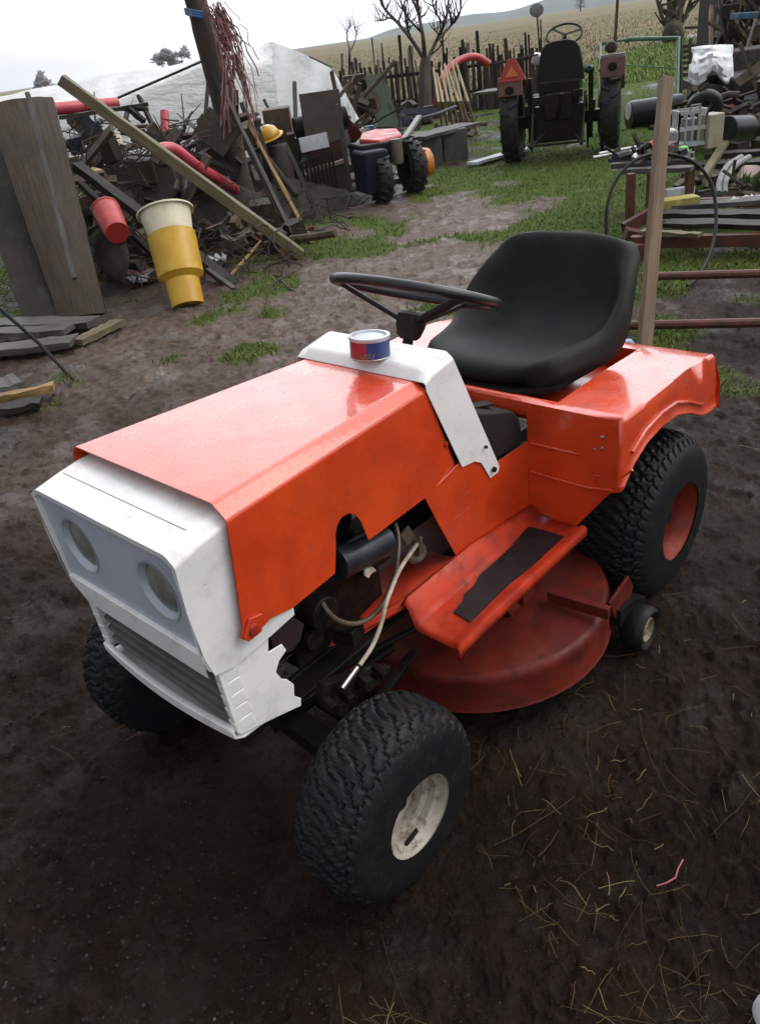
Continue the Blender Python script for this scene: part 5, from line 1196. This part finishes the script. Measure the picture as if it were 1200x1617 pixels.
t = MB(); t.beam(D(636, 222, dW), D(662, 184, dW + .6), .05, .03); t.build('handle_column', M['grey_far'], wt)
t = MB(); t.beam(D(634, 176, dW + .7), D(690, 174, dW + 1.0), .03, .05); t.beam(D(636, 190, dW + .7), D(664, 188, dW + .8), .04, .07); t.tube([D(650, 190, dW + .7), D(690, 180, dW + .9), D(720, 168, dW + 1.2)], .016, 8); t.tube([D(634, 175, dW + .7), D(632, 215, dW + .7)], .012, 8)
t.build('handlebar', M['steel_blue'], wt)

# ---- old tractor seen from behind (local frame: x right, y away, z up)
pl = G(812, 252); pr_ = G(962, 238); cen = (pl + pr_) / 2; lat = pr_ - pl; trw = np.linalg.norm(lat); lat /= trw
TZ = math.atan2(lat[1], lat[0])
tr = root('old_tractor', cen, TZ, 'old small farm tractor seen from behind, rusty fenders and dark body, parked on grass', 'tractor', local=True)
hw_ = trw / 2
for s in (-1, 1):
    c_ = np.array([s * hw_, 0, .40]); w_ = wl(MB(), c_, (1, 0, 0), .41, .20, .27, 18).build('rear_wheel', M['tyre_far'], tr, smooth=True, ang=40); OFF[w_.name] = np.zeros(3)
    MB().lathe([(0, .0), (.08, .0), (.1, .03), (.2, .03), (.27, -.02)], c_, (s, 0, 0), 28).build('rim', M['rust'], w_, smooth=True)
    w_ = wl(MB(), np.array([s * .40, 1.35, .27]), (1, 0, 0), .27, .12, .17, 0).build('front_wheel', M['tyre_far'], tr, smooth=True); OFF[w_.name] = np.zeros(3)
    # fender: curved rusty guard with a rear box end
    t = MB(); P = []
    for k_ in range(9):
        a = rad(106 - 10 * k_); P.append([(s * hw_ + x, .50 * math.cos(a), .45 + .50 * math.sin(a)) for x in (-.13, .13)])
    t.grid(P); t.build('fender', M['rust'], tr, solid=.01, smooth=True)
    z0 = .80 if s < 0 else .88
    t = MB(); t.box((s * hw_ + .02, -.30, z0 + .10), (.25, .10, .22)); t.build('fender_box', simple('fender_rust', (.17, .085, .07), .5, 0, (.1, .05, .045), 10), tr, bevel=.012)
    t = MB(); t.lathe([(0, .03), (.035, .03), (.045, .015), (.045, 0)], (s * hw_ + .02, -.35, z0 + .06 + (.05 if s > 0 else 0)), (0, -1, 0), 18); t.build('tail_lamp', M['black'], tr, smooth=True)
MB().box((hw_ + .02, -.30, .88 + .225), (.24, .08, .02)).build('fender_cap', M['grey_far'], tr)
t = MB(); t.lathe([(0, .05), (.05, .045), (.065, .0), (.05, -.05), (0, -.05)], (hw_ + .0, -.30, 1.19), (0, -1, 0), 20); t.build('work_lamp', M['bark'], tr, smooth=True)
# slow vehicle triangle
tx, tz = -hw_ + .05, 1.08
t = MB(); t.prism([(tx - .15, -.36, tz - .12), (tx + .15, -.36, tz - .12), (tx + .04, -.34, tz + .12), (tx - .04, -.34, tz + .12)], (0, .012, 0)); tri = t.build('warning_triangle', M['redrefl'], tr, fixn=True); OFF[tri.name] = np.zeros(3)
MB().prism([(tx - .07, -.366, tz - .07), (tx + .07, -.366, tz - .07), (tx, -.362, tz + .05)], (0, .004, 0)).build('triangle_centre', M['amber'], tri, fixn=True)
t = MB(); t.box((0, .1, .46), (.34, .6, .26)); t.box((0, -.22, .42), (.52, .12, .42)); t.box((0, -.1, .72), (.42, .3, .36)); t.box((0, .9, .6), (.3, 1.0, .34)); t.box((0, .0, .44), (.95, .14, .14)); t.box((0, -.3, .62), (.30, .1, .3)); t.build('body', M['engine'], tr, bevel=.02)
t = MB()
for s in (-1, 1):
    t.tube([(s * .14, -.35, .35), (s * .26, -.65, .22)], .02, 8); t.tube([(s * .27, -.2, .75), (s * .26, -.60, .26)], .015, 8); t.tube([(s * .3, -.2, .1), (s * .28, -.2, .7)], .012, 6); t.beam((s * .32, -.1, .2), (s * .32, -.1, .95), .05, .04, (0, 1, 0)); t.box((s * .34, -.15, .58), (.06, .08, .12))
t.tube([(-.3, -.62, .24), (.3, -.62, .24)], .015, 8); t.box((.2, -.35, .75), (.1, .1, .08)); t.box((-.2, -.32, .7), (.12, .1, .1)); t.tube([(0, -.35, .5), (.05, -.5, .78)], .025, 10)
t.build('hitch', M['engine'], tr, bevel=.003)
t = MB(); t.prism([(-.24, -.22, .86), (.26, -.22, .88), (.245, -.20, 1.02), (.21, -.17, 1.22), (.16, -.16, 1.30), (.08, -.155, 1.325), (-.06, -.155, 1.325), (-.14, -.16, 1.30), (-.19, -.17, 1.22), (-.225, -.2, 1.02)], (0, .06, 0)); t.box((0, -.02, .86), (.42, .4, .08)); t.build('seat', M['black'], tr, bevel=.012, fixn=True)
t = MB(); C_ = np.array([.0, .5, 1.36]); nn_ = np.array([0, -.75, 1.]); nn_ /= np.linalg.norm(nn_); e1_ = np.array([1., 0, 0]); e2_ = np.cross(nn_, e1_)
t.tube([C_ + .19 * (math.cos(a) * e1_ + math.sin(a) * e2_) for a in np.linspace(0, 2 * np.pi, 40, endpoint=False)], .013, 8, closed=True)
for a in (0.3, 2.4, 4.5): t.beam(C_, C_ + .19 * (math.cos(a) * e1_ + math.sin(a) * e2_), .025, .008, nn_)
t.tube([C_, C_ - nn_ * .6], .022, 8); t.build('steering_wheel', M['black'], tr)
t = MB(); t.tube([(-hw_ + .30, .2, .9), (-hw_ + .26, .25, 1.6)], .009, 6); t.build('mirror_arm', M['black'], tr)
t = MB(); t.lathe([(0, .012), (.06, .012), (.075, .006), (.075, -.006), (0, -.01)], (-hw_ + .255, .25, 1.67), (0, -1, 0), 22); mi = t.build('mirror', M['grey_far'], tr, smooth=True)
t = MB(); t.beam((hw_ + .02, .2, 1.1), (hw_ + .04, .3, 1.78), .03, .03, (0, 1, 0)); t.box((hw_ + .04, .3, 1.84), (.09, .04, .12)); t.build('lamp_post', M['rust'], tr)
t = MB(); t.lathe([(0, .04), (.03, .04), (.055, .0), (.05, -.04), (0, -.05)], (.30, -.1, .98), (0, -1, 0), 18); t.build('side_lamp', M['bluesteel'], tr, smooth=True)
t = MB(); t.box((-.25, .05, 1.15), (.1, .1, .12), 0, .3, .3); t.build('white_bottle', M['white_far'], tr, bevel=.02)
t = MB(); t.tube([(-hw_ - .22, -.1, 1.16), (-hw_ + .3, -.1, 1.2)], .012, 6); t.tube([(-hw_ - .14, -.1, 1.16), (-hw_ - .14, -.1, .85)], .01, 6); t.build('fender_rail', M['bark'], tr)
for o in tr.children:
    if not o.name.startswith(('rear_wheel', 'front_wheel')):
        for q in [o] + list(o.children):
            for v_ in q.data.vertices: v_.co.z *= .85
T('low_table', MB().beam(D(756, 146, 10.8), D(800, 141, 10.6), .5, .03), M['wood_grey'], 'small grey table top standing behind the left tractor wheel', 'table')

# ---- gate, slatted fence, tree, drum on the right
gt = root('green_gate', G(1068, 150), 0, 'green pipe gate frame standing open on the grass behind the tractor', 'gate')
gd = float((G(1068, 150) - CAM) @ FW)
t = MB(); t.tube([G(1068, 152), D(1071, 60, gd), D(990, 62, gd + .3), D(990, 66, gd + .3)], .035, 8); t.build('gate_frame', M['green_pipe'], gt, smooth=True)
t = MB(); t.tube([D(990, 62, gd + .3), D(948, 70, gd + .4), G(948, 175)], .022, 8); t.tube([D(948, 100, gd + .3), D(1066, 108, gd)], .01, 6); t.build('gate_rail', M['green_pipe'], gt, smooth=True)
sf = root('slat_fence', G(1095, 152), 0, 'low fence of weathered horizontal slats right of the green gate', 'fence')
for v in (72, 80, 89, 98, 107, 117, 127, 137): MB().beam(D(1074, v + 2, gd + .1), D(1108, v - 2, gd - .1), .02, .05).build('slat', M['wood_olive'], sf)
for u in (1074, 1090, 1106): MB().beam(D(u, 62, gd), D(u, 146, gd), .05, .05, (1, 0, 0)).build('post', M['bark_moss'], sf)
T('wire_fence_post', MB().beam(D(1109, 42, 14), D(1109, 120, 14), .05, .05, (1, 0, 0)), M['bark'], 'thin dark post behind the white sack', 'post'); T('fence_rail', MB().beam(D(1080, 44, 14), D(1122, 43, 14), .04, .04), M['bark'], 'level dark rail joined to the thin post behind the white sack', 'rail')
s = MB(); a_ = G(992, 182, .16); b_ = G(1074, 170, .16); s.tube([a_, b_], .16, 24)
dr = T('black_drum', s, M['tank'], 'black barrel lying on its side in the green grass', 'barrel', smooth=True, ang=40)
s = MB(); s.tube([a_ + (a_ - b_) * .02 + ZA * .05, a_ + ZA * .05], .10, 20); s.build('end_cap', M['white_far'], dr)

# ---- right: heap of machinery, bench, timber rack
cart = root('red_cart', G(1160, 190), 0, 'dark trailer body with a red side plate in the junk at upper right', 'trailer')
t = MB(); t.beam(D(1086, 136, 8.6), D(1230, 112, 8.4), .7, .08); t.build('cart_bed', M['black'], cart)
t = MB(); t.prism([D(1132, 176, 8.0), D(1186, 138, 8.0), D(1196, 150, 8.0), D(1150, 186, 8.0)], FH * .05); t.build('side_plate', simple('worn_red_plate', (.28, .04, .025), .5, 0, (.18, .03, .02), 10), cart, fixn=True)
t = MB(); t.beam(D(1090, 140, 8.5), D(1098, 215, 8.4), .06, .06, (1, 0, 0)); t.beam(D(1196, 120, 8.4), D(1196, 230, 8.3), .06, .06, (1, 0, 0)); t.beam(D(1100, 160, 8.5), D(1220, 190, 8.3), .08, .1); t.build('cart_frame', M['rustred'], cart)
s = MB(); P = []
for i in range(13):
    r_ = []
    for j in range(13):
        a, b_ = i / 12, j / 12; u = 1093 + 62 * a - 5 * (b_ > .5) * (a < .3); v = 76 + (50 + 12 * math.sin(a * 9)) * b_ - 4 * a
        r_.append(D(u + random.uniform(-1, 1), v, 8.2 - .12 * math.sin(a * math.pi) - .08 * math.sin(b_ * 2.6) + random.uniform(-.02, .02) - .10 * (b_ > .3)))
    P.append(r_)
T('white_sack', s.grid(P), M['white_far'], 'crumpled white sack draped over a pale tub on the trailer at upper right', 'sack', smooth=True, solid=.02)
frustum('grey_tub', D(1122, 130, 8.35), D(1122, 92, 8.35), .15, .19, M['grey_far'], label='pale grey tub standing under the white sack on the trailer', cat='tub')
T('salmon_tray', MB().beam(D(1140, 76, 8.5), D(1158, 78, 8.5), .1, .03), simple('salmon_lid', (.5, .2, .13), .5), 'small salmon tray sticking out right of the white sack', 'tray')
for a, mt, lb in (((1122, 12, 10.5, 1122, 78, 10, .08, .04), 'rustred', 'reddish upright board, leftmost of those leaning at upper right'), ((1162, -15, 10.6, 1128, 76, 9.8, .05, .03), 'wood_grey', 'pale lath slanting beside the reddish upright board'), ((1180, -10, 10.4, 1142, 76, 9.8, .04, .03), 'wood_olive', 'second slanting lath to the right at upper right'), ((1140, -20, 10.7, 1132, 70, 10.2, .14, .05), 'wood_dark', 'broad dark board behind the slanting laths'), ((1192, 30, 9.6, 1176, 82, 9.4, .03, .03), 'wood_grey', 'short pale stick beneath the blue basin at upper right')):
    T('leaning_board', beamp(*a, up=tuple(RH)), M[mt], lb, 'board', 'boards leaning at the upper right')
T('blue_basin', MB().beam(D(1158, 26, 9.4), D(1190, 24, 9.4), .25, .07), simple('teal_blue', (.03, .10, .16), .4), 'teal blue basin on the dark stack at the upper right', 'basin', bevel=.01)
sh = BX(MB(), 1150, -60, 1240, 140, 11.0, 1.2); T('dark_cabinet', sh, simple('dark_cabinet_paint', (.03, .03, .032), .6, 0, (.05, .042, .04), 3), 'tall dark cabinet behind the leaning laths at the upper right edge', 'cabinet', bevel=.02)
t = BX(MB(), 1162, 0, 1240, 30, 10.4, .5); T('dark_box', t, M['steel_blue'], 'dark box on top of the stack at the upper right corner', 'box', bevel=.02)
t = BX(MB(), 1150, 84, 1230, 112, 8.9, .5); T('scrap_box', t, simple('scrap', (.07, .065, .06), .6, .2, (.03, .028, .026), 22, .8), 'low dark box of scrap metal on the trailer right of the sack', 'box', bevel=.02)
scrap('scrap_heap', 110, (1140, 0, 1230, 120, 9.6, 10.9), 'tall dark heap of boards, poles and machine parts at the upper right corner', .15, .8, 1.2)
scrap('scrap_heap', 90, (1090, 130, 1230, 240, 7.4, 8.8), 'dark tangle of machine parts under the trailer at right', .1, .6, .1)
scrap('scrap_heap', 46, (1070, 268, 1240, 330, 5.8, 7.), 'dark loose scraps and metal lying on and behind the rack', .04, .35, .1)
scrap('bench_clutter', 34, (975, 236, 1090, 252, 5.5, 5.9), 'small greasy tools and offcuts lying on the workbench planks', .04, .2, 0)
# tyre, crates, tank
c_ = D(1112, 172, 7.6); t_ = wl(MB(), c_, tuple(RH * .35 + FH * .9 + ZA * .25), .17, .13, .09, 0); T('spare_wheel', t_, M['tyre_far'], 'small black rubber wheel lying behind the white crate at right', 'wheel', smooth=True, ang=50)
cr_ = root('white_crate', D(1092, 228, 6.6), 0, 'white plastic crate with open ribs standing on the bench at right', 'crate')
def crate(s, u0, v0, u1, v1, d, dep):
    k_ = 1.0
    w0 = D((u0 + u1) / 2, v1, d); wd = (u1 - u0) / FPX * d; hh = (v1 - v0) / FPX * d * 1.1
    R = [w0 - RH * wd / 2, w0 + RH * wd / 2, w0 + RH * wd / 2 + FH * dep, w0 - RH * wd / 2 + FH * dep]
    for a, b_ in zip(R, R[1:] + R[:1]):
        for z in (0, hh * .5, hh): s.beam(a + ZA * z, b_ + ZA * z, .012, .03)
        for q in np.linspace(0, 1, 5): p = a + (b_ - a) * q; s.beam(p, p + ZA * hh, .014, .012, (1, 0, 0))
    s.hexa([r_ for r_ in R], [r_ + ZA * .01 for r_ in R]); return R, hh
s = MB(); R, hh = crate(s, 1070, 186, 1112, 228, 6.6, .18); s.build('crate_body', M['cream'] if False else simple('crate_white', (.42, .44, .43), .5), cr_)
t = MB(); t.tube([R[0] + (R[1] - R[0]) * .35 + ZA * hh, R[0] + (R[1] - R[0]) * .4 + ZA * (hh + .05), R[0] + (R[1] - R[0]) * .7 + ZA * (hh + .05), R[0] + (R[1] - R[0]) * .75 + ZA * hh], .008, 6); t.build('crate_handle', M['grey_far'], cr_)
t = BX(MB(), 1080, 194, 1102, 222, 6.7, .1); T('grey_block', t, M['grey_far'], 'grey block inside the white crate', 'block')
t = BX(MB(), 1114, 190, 1142, 234, 6.6, .15, .3); T('beige_box', t, simple('beige_plastic', (.3, .28, .2), .5, 0, (.22, .2, .14), 10), 'beige plastic box standing right of the white crate', 'box', bevel=.01)
s = MB(); s.tube([D(1146, 203, 6.7), D(1180, 201, 6.9)], .10, 24); T('dark_tank', s, M['tank'], 'dark blue-grey cylindrical tank lying right of the beige box', 'tank', bevel=.012)
# bench
bn = root('saw_bench', G(1020, 400), 0, 'red steel framed workbench with wet planks on top behind the mower', 'workbench')
bz = D(1020, 262, 5.6); 
tz_ = float(bz[2])
for (u0, v0, u1, v1) in ((966, 262, 1096, 254), (962, 252, 1095, 244), (985, 270, 1092, 266)): MB().beam(PL(u0, v0, 2, tz_), PL(u1, v1, 2, tz_), .09, .03, (0, 0, 1), 6, .003).build('top_plank', M['wood_grey'], bn)
def upr(u0, v0, u1, v1, d, w_): p = D(u0, v0, d); q = p * 1.; q[2] = 0.; return MB().beam(p, q, w_, w_, tuple(FH))
for (u, v, d) in ((996, 274, 5.4), (1028, 270, 5.9), (1090, 262, 5.5)): upr(u, v, 0, 0, d, .05).build('leg', M['rustred'], bn)
MB().beam(D(984, 362, 5.35), D(1040, 330, 5.4), .04, .08).build('brace', M['rustred'], bn); MB().beam(D(985, 372, 5.3), D(1020, 380, 5.3), .12, .1).build('motor_mount', M['rustred'], bn)
# things on the bench
t = MB(); 
for (u0, v0, u1, v1), lb in zip(((936, 249, 1008, 237), (945, 243, 1010, 231), (972, 253, 1040, 243)), ('thin grey metal pipe, nearest of three on the bench', 'thin grey metal pipe, rearmost of three on the bench', 'short grey metal pipe lying across the bench boards')):
    T('metal_pipe', MB().tube([PL(u0, v0, 2, tz_ + .04), PL(u1, v1, 2, tz_ + .04)], .012, 8), M['chrome'], lb, 'pipe', 'metal pipes on the bench')
ag = root('angle_grinder', PL(1025, 243, 2, tz_ + .02), 0, 'small dark power tool with a red grip lying on the bench', 'power tool')
MB().tube([D(1008, 240, 5.5), D(1024, 228, 5.5)], .022, 12).build('tool_body', M['black'], ag, smooth=True); MB().tube([D(1026, 230, 5.5), D(1036, 224, 5.5)], .025, 12).build('grip', M['red'], ag, smooth=True); MB().lathe([(0, .006), (.03, .004), (.03, -.004), (0, -.006)], D(1006, 246, 5.5), (.5, .3, 1), 20).build('disc', M['chrome'], ag)
t = MB(); t.lathe([(0, -.035), (.03, -.025), (.04, 0), (.03, .025), (0, .035)], D(1078, 238, 5.6), (0, 0, 1), 16); T('green_ball', t, M['greenball'], 'bright green ball beside the stake on the bench', 'ball', smooth=True)
t = BX(MB(), 1048, 214, 1070, 246, 5.9, .12); T('motor', t, M['grey_far'], 'small greasy grey motor on the bench behind the stake', 'motor', bevel=.02)
t = BX(MB(), 1052, 206, 1068, 212, 5.9, .08); T('pale_pot', t, M['cream'], 'pale tan pot sitting on the small grey motor', 'pot', bevel=.008)
# timber rack: red steel frame with boards
rk = root('steel_rack', G(1110, 520), 0, 'long low rack of red-brown steel bars carrying boards, behind the mower at right', 'rack')
k1 = D(1000, 376, 5.0); zr = float(k1[2])
MB().beam(PL(996, 382, 2, zr), PL(1260, 377, 2, zr), .06, .07, (0, 0, 1), 4).build('rack_beam', M['rustred'], rk)
MB().beam(PL(1040, 322, 2, zr + .02), PL(1260, 316, 2, zr + .02), .05, .06, (0, 0, 1), 4).build('rack_beam', M['rustred'], rk)
for u, v in ((1012, 385), (1190, 382)): upr(u, v, 0, 0, 4.85, .07).build('leg', M['rustred'], rk)
for (u0, v0, u1, v1, z) in ((1012, 437, 1260, 430, .10), (985, 514, 1260, 508, .05)): MB().tube([G(u0, v0, z), G(u1, v1, z)], .022, 10).build('lower_pipe', M['rustred'], rk, smooth=True)
MB().beam(D(1005, 460, 4.6), D(1015, 500, 4.4), .05, .03).build('corner_plate', simple('orange_rust', (.3, .07, .03), .5), rk)
for (a, mt, lb) in (((1012, 366, 1105, 371, .06, .025), 'wood_olive', 'narrow tan board lying along the front of the rack'), ((1052, 352, 1260, 356, .14, .03), 'wood_dark', 'dark broad board on the rack, second from the front'), ((1048, 338, 1260, 338, .14, .03), 'wood_dark', 'dark board lying across the middle of the rack'), ((1060, 326, 1260, 312, .14, .03), 'wood_grey', 'greyish board at the back of the rack')):
    T('rack_board', MB().beam(PL(a[0], a[1], 2, zr + .06), PL(a[2], a[3], 2, zr + .06), a[4], a[5], (0, 0, 1), 8, .004), M[mt], lb, 'board', 'boards stacked on the steel rack')
t = BX(MB(), 1046, 316, 1104, 328, 5.3, .12); T('yellow_box', t, M['yellow_label'], 'flat faded yellow box lying on the rack boards', 'box', bevel=.003)
t = BX(MB(), 1052, 299, 1096, 308, 5.6, .06); T('white_strip', t, M['white_far'], 'short white strip resting behind the yellow box', 'strip', bevel=.003)
s = MB(); P = []
for i in range(14): P.append([D(1148 + 60 * i / 13, 316 + 10 * j / 5 - 10 * i / 13, 5.25) + ZA * random.uniform(-.01, .02) for j in range(6)])
T('crumpled_foil', s.grid(P), M['white_far'], 'crumpled pale sheet lying on the rack boards at the right edge', 'sheet', smooth=True, solid=.006)
for lb, du in (('silver ribbed hose bending down to the rack, left one', 0), ('silver ribbed hose bending down to the rack, right one', 12)):
    T('ribbed_hose', MB().tube(smooth_path([D(1170 + du, 248, 6.1), D(1148 + du, 262, 6.0), D(1136 + du * .8, 285, 5.9), D(1134 + du * .8, 305, 5.8)], 6), .022, 10), M['grey_far'], lb, 'hose', 'silver hoses by the rack', smooth=True)
t = MB(); t.prism([D(1160, 294, 6.2), D(1176, 262, 6.2), D(1215, 258, 6.2), D(1215, 300, 6.2)], FH * .06); T('pink_slab', t, M['pinkstone'], 'pale pinkish slab standing at the right edge above the rack', 'slab', bevel=.01, fixn=True)
s = MB()
for i in range(60):
    p = D(random.uniform(1165, 1205), random.uniform(286, 302), 5.9); s.beam(p, p + np.array([random.uniform(-.06, .06), random.uniform(-.06, .06), random.uniform(.03, .10)]), .014, .002, (1, 0, 0), 2, 0, .2)
T('green_weed', s, M['leaf'], 'small clump of fresh green leaves in front of the pink slab', 'plant')
for (a, lb) in (((1096, 262, 6.4, 1240, 255, 6.2, .16, .04), 'dark wet plank across the trestle at the right edge, upper'), ((1112, 246, 6.6, 1240, 238, 6.4, .14, .04), 'dark wet plank across the trestle at the right edge, rear'), ((1110, 280, 6.0, 1150, 215, 6.9, .06, .04), 'slanting grey lath crossing the trestle planks')):
    T('trestle_plank', beamp(*a), M['wood_dark'] if 'dark' in lb else M['wood_olive'], lb, 'plank', 'planks on the trestle at the right edge')
T('shade_mass', BX(MB(), 1150, 140, 1260, 232, 8.2, .5), simple('shade_mass_dark', (.02, .02, .022), .5, .2, (.04, .035, .03), 10, .8), 'dark box put in as shade under the trailer at the right edge', 'shade mass', bevel=.03)  # dark box stands in for the shade below the trailer
# hoop of black hose
hp_ = smooth_path([D(958, 385, 4.7), D(958, 330, 4.7), D(972, 285, 4.72), D(1004, 252, 4.75), D(1045, 243, 4.8), D(1090, 254, 4.8), D(1120, 285, 4.75), D(1130, 335, 4.7), D(1124, 390, 4.6), D(1103, 435, 4.4), D(1085, 452, 4.3)], 7)
T('black_hose', MB().tube(hp_, .0105, 8), M['black'], 'black hose standing in a tall hoop round the wooden stake', 'hose', smooth=True)
# wooden stake
sb = G(1016, 556); stt = D(1051, 124, float((sb - CAM) @ FW) + .05)
T('wooden_stake', MB().beam(sb - ZA * .05, stt, .058, .05, tuple(FH), 16, .002), M['wood_tan'], 'square fresh wooden stake standing upright behind the rear fender', 'stake', bevel=.004)
t = MB(); c_ = D(992, 548, 3.4); t.lathe([(0, 0), (.03, 0), (.035, .05), (.02, .07), (0, .07)], G(990, 560), (0, 0, 1), 14); T('plastic_cup', t, simple('pale_blue_plastic', (.2, .25, .4), .4), 'small pale blue cup on the ground behind the seat', 'cup', smooth=True)
# pink twig, white thing at lower right
t = MB(); t.tube([G(1036, 1399, .012), G(1052, 1394, .014), G(1066, 1386, .016), G(1070, 1372, .014), G(1078, 1357, .012)], .0016, 6); T('pink_string', t, simple('pink_plastic', (.35, .08, .1), .5), 'short bent pink string on the mud at lower right', 'string')
t = MB(); c_ = G(1199, 1600, .02); t.lathe([(0, .035), (.02, .03), (.034, .012), (.036, 0), (0, 0)], G(1226, 1606), (0, 0, 1), 20); T('white_stone', t, M['white_far'], 'smooth white stone at the bottom right corner', 'stone', smooth=True)
# overhead wire scrap at the left edge is left out: it is a few pixels wide
# ---- the damp air over the fields
hz_ = MB(); hz_.box((-450, -450, 14.5), (2300, 2300, 31)); mh = bpy.data.materials.new('damp_air'); mh.use_nodes = True; n = mh.node_tree; n.nodes.clear()
o_ = n.nodes.new('ShaderNodeOutputMaterial'); pv = n.nodes.new('ShaderNodeVolumePrincipled'); pv.inputs['Color'].default_value = (.9, .93, 1, 1); pv.inputs['Density'].default_value = .0003; n.links.new(pv.outputs[0], o_.inputs['Volume'])
HAZE = True
if HAZE: hz_.build('haze', mh, None, kind='stuff')
